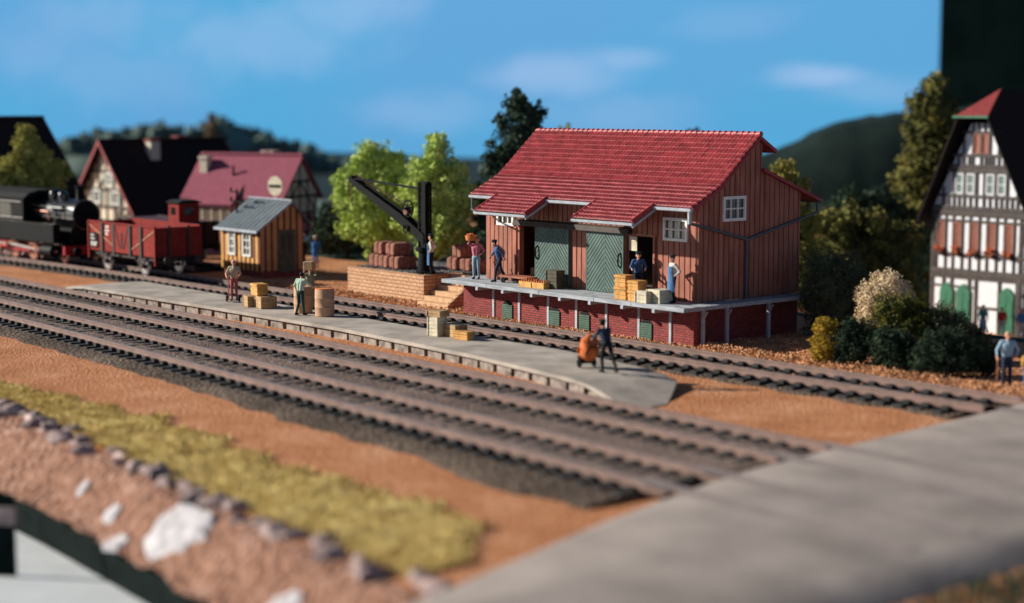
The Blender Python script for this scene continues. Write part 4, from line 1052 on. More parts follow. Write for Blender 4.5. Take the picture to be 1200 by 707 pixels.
# ------------------------------------------------------------ crates, baskets, barrels, sack trucks
def crate(label, loc, rz, sx, sy, sz, m, group=None, style='slat', cat='crate', name='wooden_crate', lid=None):
    t = thing(name, label, cat, loc, rz, group)
    mb = MB(); mb.box(-sx / 2 + .02, sx / 2 - .02, -sy / 2 + .02, sy / 2 - .02, 0, sz - .02)
    if style == 'band':
        mb.box(-sx / 2, sx / 2, -sy / 2, sy / 2, sz * .40, sz * .52)
        mb.box(-sx / 2 - .01, sx / 2 + .01, -sy / 2 - .01, sy / 2 + .01, sz - .09, sz - .012)
        mb.build('box_body', m, t, bevel=.012)
    else:
        n = max(2, int(sz / .13))
        for k in range(n):
            z0, z1 = sz * k / n + .006, sz * (k + 1) / n - .008
            mb.box(-sx / 2, sx / 2, -sy / 2, -sy / 2 + .019, z0, z1); mb.box(sx / 2 - .019, sx / 2, -sy / 2 + .02, sy / 2 - .02, z0, z1)
            mb.box(-sx / 2, sx / 2, sy / 2 - .019, sy / 2, z0, z1); mb.box(-sx / 2, -sx / 2 + .019, -sy / 2 + .02, sy / 2 - .02, z0, z1)
        mb.build('box_body', m, t, bevel=.006)
        for a in (-1, 1):
            for b in (-1, 1): mb = MB(); mb.box(a * sx / 2 - .03, a * sx / 2 + .03, b * sy / 2 - .03, b * sy / 2 + .03, 0, sz); mb.build('corner_batten', m, t, bevel=.008)
    mb = MB(); n = max(2, int(sx / .16))
    for k in range(n): mb.box(-sx / 2 + sx * k / n + .004, -sx / 2 + sx * (k + 1) / n - .004, -sy / 2, sy / 2, sz - .012, sz + .012)
    mb.build('lid', lid or m, t, bevel=.006)
    return t
YG = 'yellow crates on the loading deck'
crate('lower yellow crate of the left pair in front of the clerk', (-2.75, -1.15, TOP), .1, .62, .50, .47, 'ycrate', YG, 'band')
crate('upper yellow crate of the left pair in front of the clerk', (-2.74, -1.16, TOP + .485), .06, .60, .48, .44, 'ycrate', YG, 'band')
crate('lower yellow crate standing next to the cream crates', (-1.98, -1.22, TOP), -.05, .56, .48, .40, 'ycrate', YG, 'band')
crate('upper yellow crate next to the cream crates', (-1.97, -1.22, TOP + .415), .03, .58, .50, .36, 'ycrate', YG, 'band')
crate('smaller cream crate at the front edge of the deck', (-1.40, -1.38, TOP), .04, .55, .42, .44, 'cream', 'cream crates on the loading deck')
crate('larger cream crate at the feet of the man in the blue apron', (-1.02, -.98, TOP), -.05, .70, .62, .50, 'cream', 'cream crates on the loading deck')
crate('dark olive crate standing on edge in front of the left green door', (-7.25, -.62, TOP), .05, .58, .42, .74, 'darkcrate')
crate('olive brown chest inside the open left doorway of the shed', (-9.55, .75, TOP - .04), .0, .85, .5, .62, 'tan')
def bottle_crate(label, loc):
    t = thing('bottle_crate', label, 'crate', loc, .05, 'bottle crates on the loading deck')
    mb = MB(); mb.box(-.36, .36, -.24, .24, 0, .03)
    for s in (-1, 1): mb.box(-.36, .36, s * .24 - .015, s * .24 + .015, 0, .24); mb.box(s * .36 - .015, s * .36 + .015, -.225, .225, 0, .26)
    mb.build('box_body', 'ycrate', t, bevel=.006)
    for i in range(5):
        for j in range(3):
            mb = MB(); mb.lathe([(.045, .03), (.048, .22), (.02, .29), (.02, .34), (.024, .345)], (-.27 + i * .135, -.14 + j * .14, 0), 8); mb.build('bottle', 'orange', t, smooth=50)
bottle_crate('low yellow crate of bottles farther from the dark olive crate', (-8.42, -.98, TOP))
bottle_crate('low yellow crate of bottles right beside the dark olive crate', (-7.72, -.92, TOP))
def trolley(label, loc, rz):
    t = thing('flat_trolley', label, 'trolley', loc, rz)
    mb = MB(); mb.box(-.85, .85, -.35, .35, .24, .31); mb.build('platform_board', 'wood', t, bevel=.01)
    for a in (-.6, .6):
        for s in (-1, 1):
            mb = MB(); mb.cyl((a, s * .3 - .03, .12), (a, s * .3 + .03, .12), .12, .12, 14); mb.build('wheel', 'black', t, smooth=40)
    mb = MB(); mb.tube([(-.85, 0, .27), (-1.25, 0, .45), (-1.5, 0, .8)], .025, 6); mb.build('handle', 'black', t, smooth=50)
trolley('low brown flat trolley standing at the open left doorway', (-9.75, -.42, TOP), .05)
def sack_truck(label, loc, rz, tilt, m='black'):
    t = thing('sack_truck', label, 'sack truck', loc, rz); c, s = math.cos(tilt), math.sin(tilt)
    P = lambda x, y, z: (x * c - z * s, y, x * s + z * c + .14)
    mb = MB()
    for y in (-.19, .19): mb.tube([P(0, y, -.02), P(0, y, 1.1), P(-.10, y, 1.2)], .024, 6)
    for z in (.15, .5, .85): mb.bar(P(0, -.19, z), P(0, .19, z), .04, .03)
    mb.build('frame', m, t, smooth=50)
    mb = MB(); mb.bar(P(0, 0, -.02), P(.30, 0, -.02), .40, .03); mb.build('toe_plate', m, t)
    for y in (-.27, .27):
        mb = MB(); mb.torus((-.05, y, .15), (0, 1, 0), .12, .03, 16, 6); mb.cyl((-.05, y - .02, .15), (-.05, y + .02, .15), .05, .05, 8); mb.bar((-.05, y, .03), (-.05, y, .27), .03, .03); mb.bar((-.17, y, .15), (.07, y, .15), .03, .03); mb.build('wheel', 'black', t, smooth=50)
    return t, P
sack_truck('black sack truck held by the clerk behind the yellow crates', (-2.34, -.80, TOP), CAMDIR, .12)
sack_truck('brown sack truck held upright by the grey haired person on the platform', (-19.92, -7.93, ZI), CAMDIR - .1, .1, 'c_redbrown')
t, P = sack_truck('tilted black sack truck pushed along the platform under an orange load', (3.55, -9.0, ZI), R(166), .80)
o = MB(); q = Vector(P(.24, 0, .50)); o.lump(q, (.27, .30, .48), seed=8, amp=.22, n=14, k=10)
for k in range(3): o.torus(Vector(P(.24, 0, .2 + .28 * k)), (Vector(P(0, 0, 1)) - Vector(P(0, 0, 0))), .285, .018, 16, 5)
ld = o.build('orange_sack', 'orange_rust', smooth=60, loc=(3.55, -9.0, ZI), rotz=R(166))
tag(ld, 'bulging orange sack lying on the tilted sack truck of the navy clad man', 'sack')
PG = 'crates on the island platform'
crate('brown crate at the lower left under the yellow crate on the platform', (-18.05, -8.15, ZI), -.2, .60, .55, .44, 'tan', PG)
crate('brown crate at the lower right beneath the yellow crate on the platform', (-17.2, -8.0, ZI), -.2, .74, .66, .48, 'tan', PG)
crate('yellow crate lying on top of two brown crates on the platform', (-17.6, -8.05, ZI + .505), -.15, .72, .52, .48, 'ycrate', PG, 'band')
def barrel(name, label, cat, loc, r, h, m, top):
    t = thing(name, label, cat, loc)
    mb = MB(); mb.lathe([(r * .93, 0), (r, .03), (r, h * .32), (r * 1.04, h * .34), (r, h * .36), (r, h * .66), (r * 1.04, h * .68), (r, h * .7), (r, h - .03), (r * .95, h)], n=22); mb.build('drum', m, t, smooth=40)
    mb = MB(); mb.lathe([(r * .96, h - .005), (r * .97, h + .03), (r * .9, h + .035), (.03, h + .04)], n=22); mb.build('lid', top, t, smooth=40)
barrel('tall_barrel', 'tall tan barrel with orange rim to the right of the man in the mint shirt', 'barrel', (-13.2, -7.75, ZI), .39, 1.10, 'c_tan', 'orange')
barrel('tall_barrel', 'tall tan barrel half hidden behind the man in the mint shirt', 'barrel', (-14.75, -7.75, ZI), .38, 1.06, 'c_tan', 'c_tan')
mb = MB(); mb.box(-.2, .2, -.22, .22, 0, .36); tag(mb.build('carried_box', 'tan', bevel=.02, loc=(-15.38, -7.0, ZI + 1.66), rotz=.6), 'brown box held up on his head by the man in olive clothes', 'box')
CG = 'pale crates near the middle of the island platform'
crate('tall cream crate at the left of the pale group on the island platform', (-5.62, -7.95, ZI), .1, .5, .45, .70, 'cream', CG)
crate('brown topped flat crate lying on the tall cream crate', (-5.60, -7.93, ZI + .715), .2, .62, .5, .22, 'tan', CG)
crate('olive beige crate in the middle of the pale group behind the yellow box', (-4.95, -7.62, ZI), -.1, .75, .5, .46, 'tan', CG, lid='c_olive')
crate('small low yellow box at the right end of the pale crates', (-4.18, -7.85, ZI), .15, .72, .42, .30, 'ycrate', CG, 'band')

# ------------------------------------------------------------ striped hut
hut = thing('striped_hut', 'small orange and yellow striped wooden hut with a blue grey roof beside the track', 'hut', (-32.9, 1.8, 0))
ox, oy = 32.9, -1.8
U0, U1, V0, V1 = -34.8 + ox, -31.03 + ox, .48 + oy, 3.2 + oy
VR = 2.35 + oy
mb = MB(); mb.box(U0 + .12, U1 - .12, V0 + .12, V1 - .12, -.2, .5); mb.build('brick_plinth', 'brick', hut)
mb = MB(); gp = [(V0 + .04, .48), (V1 - .04, .48), (V1 - .04, 3.0), (VR, 3.9), (V0 + .04, 2.56)]
mb.prism(gp, 'x', U0 + .04, U1 - .04); mb.build('wall', 'redstripe', hut)
def ztop(v): return pw(v, [(V0, 2.56), (VR, 3.9), (V1, 3.0)])
mb = MB(); x = U0
while x < U1 - .05:
    a, b = x + .02, min(x + .19, U1); mb.cur = 0; mb.prism([(a, .46), ((a + b) / 2, .38), (b, .46), (b, 2.56), (a, 2.56)], 'y', V0 - .0, V0 + .05)
    if b + .02 < U1: mb.cur = 1; mb.box(b + .012, min(x + .428, U1), V0 + .008, V0 + .05, .44, 2.55)
    x += .42
mb.build('front_boards', ['yellowstripe', 'redstripe'], hut)
mb = MB(); y = V0
while y < V1 - .05:
    a, b = y + .012, min(y + .29, V1); b_ = b
    if a < VR < b_: mb.prism([(a, .46), ((a + b) / 2, .38), (b, .46), (b, ztop(b)), (VR, 3.9), (a, ztop(a))], 'x', U1 - .05, U1)
    else: mb.prism([(a, .46), ((a + b) / 2, .38), (b, .46), (b, ztop(b)), (a, ztop(a))], 'x', U1 - .05, U1)
    y += .385
mb.build('gable_boards', 'orangestripe', hut)
mb = MB(); y = V0 + .345
while y < V1 - .1: mb.box(U1 - .05, U1 + .02, y - .055, y + .055, .42, ztop(y) - .05); y += .385
mb.build('battens', 'wood_dark', hut)
window(hut, 'S', V0, -33.98 + ox, -33.3 + ox, 1.12, 2.42, 2, 3, proud=.09); window(hut, 'S', V0, -32.6 + ox, -31.8 + ox, 1.12, 2.42, 2, 3, proud=.09)
mb = MB(); mb.box(U1, U1 + .05, 1.55 + oy, 2.62 + oy, .3, 2.5)
dr = mb.build('door', 'darkcrate', hut, bevel=.01)
mb = MB()
for a, b in ((1.74, 2.02), (2.15, 2.43)): mb.box(U1 + .045, U1 + .062, a + oy, b + oy, 1.45, 2.28)
mb.build('door_pane', 'wood_dark', dr)
mb = MB(); mb.prism([(V0 - .28, 2.50), (VR, 3.99), (V1 + .25, 2.86), (V1 + .25, 2.78), (VR, 3.89), (V0 - .28, 2.41)], 'x', U0 - .18, U1 + .18)
rf = mb.build('roof', 'slate', hut)
mb = MB()
for x in np.arange(U0 - .1, U1 + .2, .42): mb.bar((x, V0 - .29, 2.515), (x, VR, 4.005), .035, .03)
mb.build('roof_seam', 'slate', rf)
mb = MB(); mb.bar((U0 - .2, V0 - .30, 2.46), (U1 + .2, V0 - .30, 2.46), .05, .13); mb.bar((U1 + .2, V0 - .30, 2.47), (U1 + .2, VR, 3.94), .04, .12); mb.bar((U0 - .2, VR, 4.02), (U1 + .2, VR, 4.02), .13, .05)
mb.build('roof_edge', 'zinc', rf)
tp = thing('telegraph_pole', 'black telegraph mast with two crossarms standing on the roof of the striped hut', 'telegraph pole', (-34.42, 1.25, 3.1))
mb = MB(); mb.cyl((0, 0, -.1), (0, 0, 1.42), .055, .045, 10); mb.build('mast', 'black', tp, smooth=50)
for z in (.70, 1.2):
    mb = MB(); mb.box(-.62, .62, -.035, .035, z, z + .07); ca = mb.build('crossarm', 'black', tp)
    mb = MB()
    for x in (-.56, .56): mb.lathe([(.03, z + .06), (.06, z + .14), (.05, z + .24), (.02, z + .27)], (x, 0, 0), 10)
    mb.build('insulators', 'black', ca, smooth=50)
sd = thing('signal_disc', 'round pale signal disc with a black bar on a white post behind the striped hut', 'signal', (-38.05, 6.0, 0), R(14))
mb = MB(); mb.cyl((0, .05, 0), (0, .05, 4.2), .05, .05, 8); mb.build('post', 'white', sd, smooth=50)
mb = MB(); mb.cyl((0, -.03, 4.37), (0, .03, 4.37), .55, .55, 28); ds = mb.build('disc', 'cream', sd, smooth=40)
mb = MB(); mb.box(-.45, .45, -.045, -.031, 4.28, 4.45); mb.build('bar', 'black', ds)

# ------------------------------------------------------------ train
def wheelset(parent, x, r, m='wagon_iron', spokes=8, rim='steel', gauge=.97, rod=None):
    for s in (-1, 1):
        mb = MB(); y = s * gauge
        mb.torus((x, y, r), (0, 1, 0), r - .06, .065, 26, 6); mb.cyl((x, y - .07, r), (x, y + .07, r), .13, .13, 12)
        for k in range(spokes):
            a = 2 * math.pi * k / spokes; mb.bar((x + .1 * math.cos(a), y, r + .1 * math.sin(a)), (x + (r - .06) * math.cos(a), y, r + (r - .06) * math.sin(a)), .05, .05, (0, 1, 0))
        w_ = mb.build('wheel', m, parent, smooth=45)
        mb = MB(); mb.lathe([(r - .02, -.05), (r, -.05), (r, .05), (r - .02, .05)], n=26)
        for i, v in enumerate(mb.v): mb.v[i] = (x + v[0], y + v[2], r + v[1])
        mb.build('tyre', rim, w_, smooth=40)
    mb = MB(); mb.cyl((x, -gauge, r), (x, gauge, r), .07, .07, 8); mb.build('axle', m, parent, smooth=50)
ZR = .40
# tank locomotive, local +x towards the buffers at the wagon end
lo = thing('steam_locomotive', 'black steam tank locomotive with red frame and copper rods at the left edge', 'locomotive', (-46.0, cA(-46.0), ZR), math.atan(.075))
mb = MB(); mb.cyl((.5, 0, 2.62), (4.2, 0, 2.62), .80, .80, 28)
mb.cyl((4.2, 0, 2.62), (4.9, 0, 2.62), .83, .83, 28)
mb.build('boiler', 'gloss', lo, smooth=40)
for x in (1.3, 2.1, 2.9, 3.6, 4.1): mb = MB(); mb.torus((x, 0, 2.62), (1, 0, 0), .805, .022, 28, 5); mb.build('boiler_band', 'gloss', lo, smooth=60)
mb = MB(); mb.cyl((4.9, 0, 2.62), (4.99, 0, 2.62), .74, .66, 24); mb.cyl((4.99, 0, 2.62), (5.06, 0, 2.62), .12, .10, 10); mb.build('smokebox_door', 'black', lo, smooth=40)
for (x, r, h, nm) in ((2.6, .28, .45, 'steam_dome'), (1.7, .30, .5, 'sand_dome')):
    mb = MB(); mb.lathe([(r * 1.15, -.15), (r, .05), (r, h * .6), (r * .8, h * .88), (r * .4, h), (.02, h + .01)], (x, 0, 3.38), 18); mb.build(nm, 'gloss', lo, smooth=50)
mb = MB(); mb.lathe([(.30, -.12), (.22, .05), (.21, .62), (.27, .68), (.27, .76), (.2, .76)], (4.35, 0, 3.40), 18); mb.build('chimney', 'black', lo, smooth=45)
for x in (1.1, 2.15, 3.3):
    mb = MB(); mb.lathe([(.09, 0), (.09, .2), (.05, .26), (.05, .42), (.02, .44)], (x, -.3, 3.36), 10); mb.build('valve', 'black', lo, smooth=50)
for s in (-1, 1):
    mb = MB(); mb.box(-2.6, 4.3, s * 1.36 - .30, s * 1.36 + .14, 1.12, 2.12); mb.build('side_tank', 'black', lo, bevel=.03)
    mb = MB(); mb.box(-2.6, 4.32, s * 1.36 - .32, s * 1.36 + .17, 2.122, 2.16)
    for x in np.arange(-2.5, 4.3, .3): mb.ball((x, s * 1.505, 1.9), (.016, .016, .016), 5, 4); mb.ball((x, s * 1.505, 1.1), (.016, .016, .016), 5, 4)
    mb.build('tank_top_plate', 'gloss', lo)
    mb = MB(); mb.tube([(.8, s * 0.92, 3.05), (4.7, s * 0.88, 2.95)], .028, 6); mb.build('handrail', 'steel', lo, smooth=60)
    mb = MB(); mb.cyl((2.75, s * 1.30, .66), (3.85, s * 1.30, .66), .34, .34, 18); mb.cyl((2.8, s * 1.32, 1.06), (3.8, s * 1.32, 1.06), .17, .17, 14); mb.build('cylinder', 'black', lo, smooth=40)
    mb = MB(); mb.cyl((2.4, s * 1.38, 1.08), (4.4, s * 1.38, 1.08), .05, .05, 10); mb.cyl((3.85, s * 1.34, .66), (4.05, s * 1.34, .66), .07, .07, 10); mb.build('piston_rod', 'steel', lo, smooth=40)
    mb = MB(); mb.bar((-3.1, s * 1.22, .56), (1.0, s * 1.22, .56), .06, .13); mb.build('coupling_rod', 'redpaint', lo)
    mb = MB(); mb.bar((-.95, s * 1.36, .86), (2.2, s * 1.36, .66), .06, .14); mb.build('connecting_rod', 'steel', lo)
    mb = MB(); mb.bar((-2.3, s * 1.42, .52), (-.2, s * 1.42, 1.12), .05, .10); mb.bar((-.2, s * 1.42, 1.14), (1.9, s * 1.42, 1.17), .05, .12); mb.build('eccentric_rod', 'copper', lo)
    mb = MB(); mb.bar((1.85, s * 1.40, 1.30), (2.05, s * 1.40, .28), .06, .12); mb.bar((1.2, s * 1.38, .80), (2.3, s * 1.38, .76), .05, .10); mb.build('combination_lever', 'copper', lo)
    mb = MB(); mb.box(-5.6, -1.05, s * 1.44 - .03, s * 1.44 + .03, .66, .74); mb.box(-5.6, -1.05, s * 1.44 - .03, s * 1.44 + .03, .94, 1.0); mb.box(-1.12, -1.05, s * 1.44 - .031, s * 1.44 + .031, .662, .998); mb.build('red_step_frame', 'redpaint', lo)
    mb = MB(); mb.box(-5.6, -1.25, s * 1.43 - .02, s * 1.43 + .02, .80, .88); mb.build('air_pipe', 'steel', lo)
    mb = MB(); mb.cyl((4.9, s * .86, .72), (5.35, s * .86, .72), .09, .09, 10); mb.cyl((5.35, s * .86, .72), (5.42, s * .86, .72), .24, .24, 18); mb.build('buffer', 'black', lo, smooth=40)
    mb = MB(); mb.lathe([(.13, 0), (.13, .22), (.05, .27)], (4.8, s * .8, 1.05), 12); mb.build('lamp', 'black', lo, smooth=40)
for s in (-1, 1):
    mb = MB(); mb.tube([(1.0, s * .84, 2.75), (2.4, s * .84, 2.72), (2.5, s * .86, 2.3)], .04, 6); mb.build('injector_pipe', 'copper', lo, smooth=60)
    mb = MB(); mb.tube([(2.0, s * .5, 3.3), (3.2, s * .82, 2.7), (3.3, s * .95, 2.2)], .05, 6); mb.build('steam_pipe', 'gloss', lo, smooth=60)
    mb = MB(); mb.cyl((3.0, s * .80, 2.95), (4.0, s * .80, 2.95), .16, .16, 14); mb.build('air_pump', 'gloss', lo, smooth=40)
    mb = MB()
    for x in (-2.1, -1.0, 1.2, 3.2): mb.bar((x, s * 1.52, 1.2), (x, s * 1.52, 2.1), .03, .03)
    mb.build('tank_seam', 'gloss', lo)
    mb = MB()
    for x in (-1.6, .3, 2.4): mb.bar((x, s * .85, 1.0), (x, s * 1.3, .25), .06, .05)
    mb.build('brake_hanger', 'redpaint', lo)
mb = MB(); mb.box(4.72, 4.92, -1.35, 1.35, .50, .98); mb.build('buffer_beam', 'redpaint', lo, bevel=.02)
mb = MB(); mb.box(-5.6, 4.72, -.80, .80, .50, .95); mb.build('frame', 'redpaint', lo); mb = MB(); mb.box(-5.6, 4.75, -1.4, 1.4, 1.02, 1.10); mb.build('running_board', 'black', lo)
mb = MB(); mb.box(-2.4, 4.4, -.62, .62, 1.11, 1.9); mb.build('firebox', 'blackmat', lo)
mb = MB()
for s in (-1, 1):
    mb.box(-5.6, -2.62, s * 1.42 - .03, s * 1.42 + .03, 1.1, 2.16); mb.box(-5.6, .8, s * 1.42 - .03, s * 1.42 + .03, 2.165, 2.35); mb.box(-.55, .8, s * 1.42 - .03, s * 1.42 + .03, 2.35, 3.1); mb.box(-2.3, -1.9, s * 1.42 - .03, s * 1.42 + .03, 2.35, 3.1); mb.box(-5.6, -4.4, s * 1.42 - .03, s * 1.42 + .03, 2.35, 3.1); mb.box(-5.6, .8, s * 1.42 - .03, s * 1.42 + .03, 3.1, 3.45)
mb.box(.73, .8, -1.39, 1.39, 2.165, 3.45); mb.box(-5.6, -5.53, -1.39, 1.39, 1.1, 3.45)
cb = mb.build('cab', 'black', lo)
for s in (-1, 1):
    for (a, c) in ((-1.9, -.55), (-4.4, -2.3)):
        mb = MB(); mb.box(a, c, s * 1.42 - .012, s * 1.42 + .012, 2.36, 3.1); mb.box(a, c, s * 1.45 - .03, s * 1.45 + .03, 3.04, 3.12); mb.build('cab_window', 'glass', cb)
    mb = MB(); mb.box(-5.6, .75, s * 1.47 - .015, s * 1.47 + .015, 2.32, 2.36); mb.box(-5.6, .6, s * 1.47 - .015, s * 1.47 + .015, 3.2, 3.24); mb.build('beading', 'steel', cb)
mb = MB(); mb.prism([(-1.52, 3.42), (-1.2, 3.68), (-.6, 3.84), (.6, 3.84), (1.2, 3.68), (1.52, 3.42), (1.48, 3.38), (0, 3.72), (-1.48, 3.38)], 'x', -5.75, 1.0); mb.build('roof', 'blackmat', cb)
mb = MB(); mb.box(-2.2, -1.5, -1.512, -1.502, 1.62, 1.86)
mb.build('number_plate', 'zinc', cb)
for x in (-3.1, -1.05, 1.0): wheelset(lo, x, .62, 'wagon_iron', 10, 'copper')
wheelset(lo, 4.3, .40, 'wagon_iron', 8, 'copper')

# two wagons
def wagon_frame(t, x0, x1, zf, iron='wagon_iron', wx=(1.7,)):
    mb = MB()
    for s in (-1, 1): mb.box(x0, x1, s * 1.05 - .05, s * 1.05 + .05, zf - .22, zf)
    for x in (x0, x1 - .12): mb.box(x, x + .12, -1.25, 1.25, zf - .24, zf)
    mb.box(x0, x1, -1.0, 1.0, zf - .06, zf); mb.build('underframe', iron, t)
    for sx in (x0, x1):
        g = 1 if sx > 0 else -1
        for s in (-1, 1):
            mb = MB(); mb.cyl((sx, s * .86, zf - .14), (sx + g * .40, s * .86, zf - .14), .075, .075, 10); mb.cyl((sx + g * .40, s * .86, zf - .14), (sx + g * .46, s * .86, zf - .14), .21, .21, 16); mb.build('buffer', iron, t, smooth=40)
        mb = MB(); mb.tube([(sx, 0, zf - .14), (sx + g * .3, 0, zf - .2), (sx + g * .42, 0, zf - .3), (sx + g * .3, 0, zf - .4)], .04, 6); mb.build('coupling_hook', iron, t, smooth=50)
    for wx_ in wx:
        wheelset(t, wx_, .48, iron, 8)
        for s in (-1, 1):
            mb = MB()
            mb.bar((wx_ - .32, s * 1.14, zf - .22), (wx_ - .14, s * 1.14, .42), .04, .09); mb.bar((wx_ + .32, s * 1.14, zf - .22), (wx_ + .14, s * 1.14, .42), .04, .09); mb.box(wx_ - .15, wx_ + .15, s * 1.16 - .07, s * 1.16 + .07, .38, .62)
            for k in range(5): mb.bar((wx_ - .62 + k * .09, s * 1.12, .72 + k * .03 ), (wx_ + .62 - k * .09, s * 1.12, .72 + k * .03), .08, .03)
            mb.bar((wx_ - .75, s * 1.12, zf - .2), (wx_ - .6, s * 1.12, .74), .05, .04); mb.bar((wx_ + .75, s * 1.12, zf - .2), (wx_ + .6, s * 1.12, .74), .05, .04)
            mb.build('axle_guard', iron, t)
wg = thing('open_wagon', 'red brown open goods wagon with dark uprights coupled behind the locomotive', 'wagon', (-35.0, cA(-35.0), ZR), math.atan(.012))
ZF = 1.02; X0, X1 = -3.45, 3.45
wagon_frame(wg, X0, X1, ZF, wx=(-1.95, 1.85))
for s in (-1, 1):
    mb = MB()
    for k in range(6):
        z0 = ZF + k * .245; mb.box(X0, X1, s * 1.24 - .035, s * 1.24 + .035, z0 + .004, z0 + .238)
    mb.box(X0 + .01, X1 - .01, s * 1.24 - .026, s * 1.24 + .026, ZF, ZF + 1.46)
    sd_ = mb.build('side_boards', 'wagon', wg)
    mb = MB()
    for x in (-1.95, -.72, .95, 2.05): mb.box(x - .10, x + .10, s * 1.31 - .04, s * 1.31 + .04, ZF - .12, ZF + 1.5)
    mb.build('upright', 'wagon_iron', sd_)
    mb = MB()
    for x in (X0 + .04, X1 - .04): mb.box(x - .05, x + .05, s * 1.30 - .04, s * 1.30 + .04, ZF - .42, ZF + 1.52)
    mb.box(X0, X1, s * 1.28 - .06, s * 1.28 + .03, ZF + 1.46, ZF + 1.53)
    mb.build('corner_iron', 'wagon', sd_)
    mb = MB(); y = s * 1.29
    mb.bar((-3.3, y, ZF + 1.32), (-.85, y, ZF + .35), .03, .05); mb.build('diagonal_brace', 'wagon' if s > 0 else 'tan', sd_); mb = MB(); mb.bar((1.05, y, ZF + .25), (3.35, y, ZF + 1.3), .03, .05)
    mb.build('diagonal_brace', 'wagon' if s > 0 else 'tan', sd_)
    mb = MB(); mb.box(-.6, .83, s * 1.30 - .02, s * 1.30 + .02, ZF + .02, ZF + 1.42); do = mb.build('side_door', 'wagon', wg, bevel=.01)
    mb = MB(); y = s * 1.33; mb.bar((-.55, y, ZF + 1.36), (-.05, y, ZF + .2), .03, .05); mb.bar((.78, y, ZF + 1.36), (.3, y, ZF + .2), .03, .05); mb.bar((.12, y, ZF + .3), (.12, y, ZF + 1.05), .04, .09); mb.build('door_brace', 'wagon_iron', do)
for x in (X0, X1):
    g = 1 if x > 0 else -1
    mb = MB()
    for k in range(6): mb.box(min(x, x - g * .07), max(x, x - g * .07), -1.2, 1.2, ZF + k * .245 + .004, ZF + k * .245 + .238)
    mb.box(min(x - g * .06, x - g * .01), max(x - g * .06, x - g * .01), -1.2, 1.2, ZF, ZF + 1.46)
    e = mb.build('end_boards', 'wagon', wg)
    mb = MB()
    for y in (-.55, .55): mb = MB(); mb.box(min(x, x + g * .09), max(x, x + g * .09), y - .06, y + .06, ZF - .1, ZF + 1.55); mb.build('end_post', 'wagon_iron', e)
    mb = MB(); mb.tube([(x + g * .12, -1.1, ZF - .25), (x + g * .12, -1.1, ZF + 1.3)], .02, 6)
    mb.build('brake_pipe', 'wagon_iron', e)
mb = MB(); mb.box(X0 + .1, X1 - .1, -1.2, 1.2, ZF + .0, ZF + .04); mb.build('floor', 'wagon_iron', wg)
# board with the painted wagon data: rows of small white characters, too small to read in the photo
mb = MB(); mb.box(-3.22, -2.42, -1.335, -1.276, ZF + .16, ZF + .90); pl_ = mb.build('data_panel', 'black', wg)
mb = MB()
for z, w0, w1 in ((.74, -3.12, -2.80), (.56, -3.12, -2.72), (.36, -3.12, -2.86), (.36, -2.80, -2.52), (.24, -3.12, -2.5)):
    x = w0
    while x < w1: mb.box(x, x + .045, -1.342, -1.334, ZF + z, ZF + z + .085); x += .07
mb.build('lettering', 'white', pl_)
mb = MB()
for z, w0, w1 in ((1.22, -1.62, -1.30), (1.02, -1.68, -1.22), (.85, -1.62, -1.36)):
    x = w0
    while x < w1: mb.box(x, x + .06, -1.287, -1.272, ZF + z, ZF + z + .12); x += .095
mb.build('lettering', 'white', wg)
wv = thing('brake_van', 'dark covered wagon with a raised brakeman cabin standing on the siding behind the open wagon', 'wagon', (-40.3, .4, ZR), 0)
wagon_frame(wv, -3.3, 3.3, ZF, wx=(-1.9, 1.9))
mb = MB()
for k in range(5):
    for s in (-1, 1): mb.box(-3.3, 3.3, s * 1.24 - .035, s * 1.24 + .035, ZF + k * .25 + .004, ZF + k * .25 + .242)
mb.box(-3.28, 3.28, -1.22, 1.22, ZF, ZF + 1.2)
for y in np.arange(-1.2, 1.2, .3): mb.box(3.28, 3.33, y + .01, y + .29, ZF, ZF + 1.25)
mb.build('body', 'wagon_dark', wv)
for y in (-1.2, -.4, .4, 1.2): mb = MB(); mb.box(3.33, 3.40, y - .05, y + .05, ZF - .1, ZF + 1.28); mb.build('end_post', 'wagon_iron', wv)
mb = MB(); mb.box(2.2, 3.3, -1.15, .08, ZF + 1.2, ZF + 2.30)
cb = mb.build('brakeman_cabin', 'wagon', wv, bevel=.01)
mb = MB(); mb.prism([(-1.28, ZF + 2.28), (-1.0, ZF + 2.42), (-.2, ZF + 2.44), (.2, ZF + 2.3), (.18, ZF + 2.27)], 'x', 2.1, 3.42); mb.build('cabin_roof', 'blackmat', cb)
mb = MB(); mb.box(3.29, 3.32, -.8, -.25, ZF + 1.65, ZF + 2.05); mb.box(2.5, 2.95, -1.17, -1.14, ZF + 1.65, ZF + 2.05); mb.build('cabin_window', 'glass', cb)

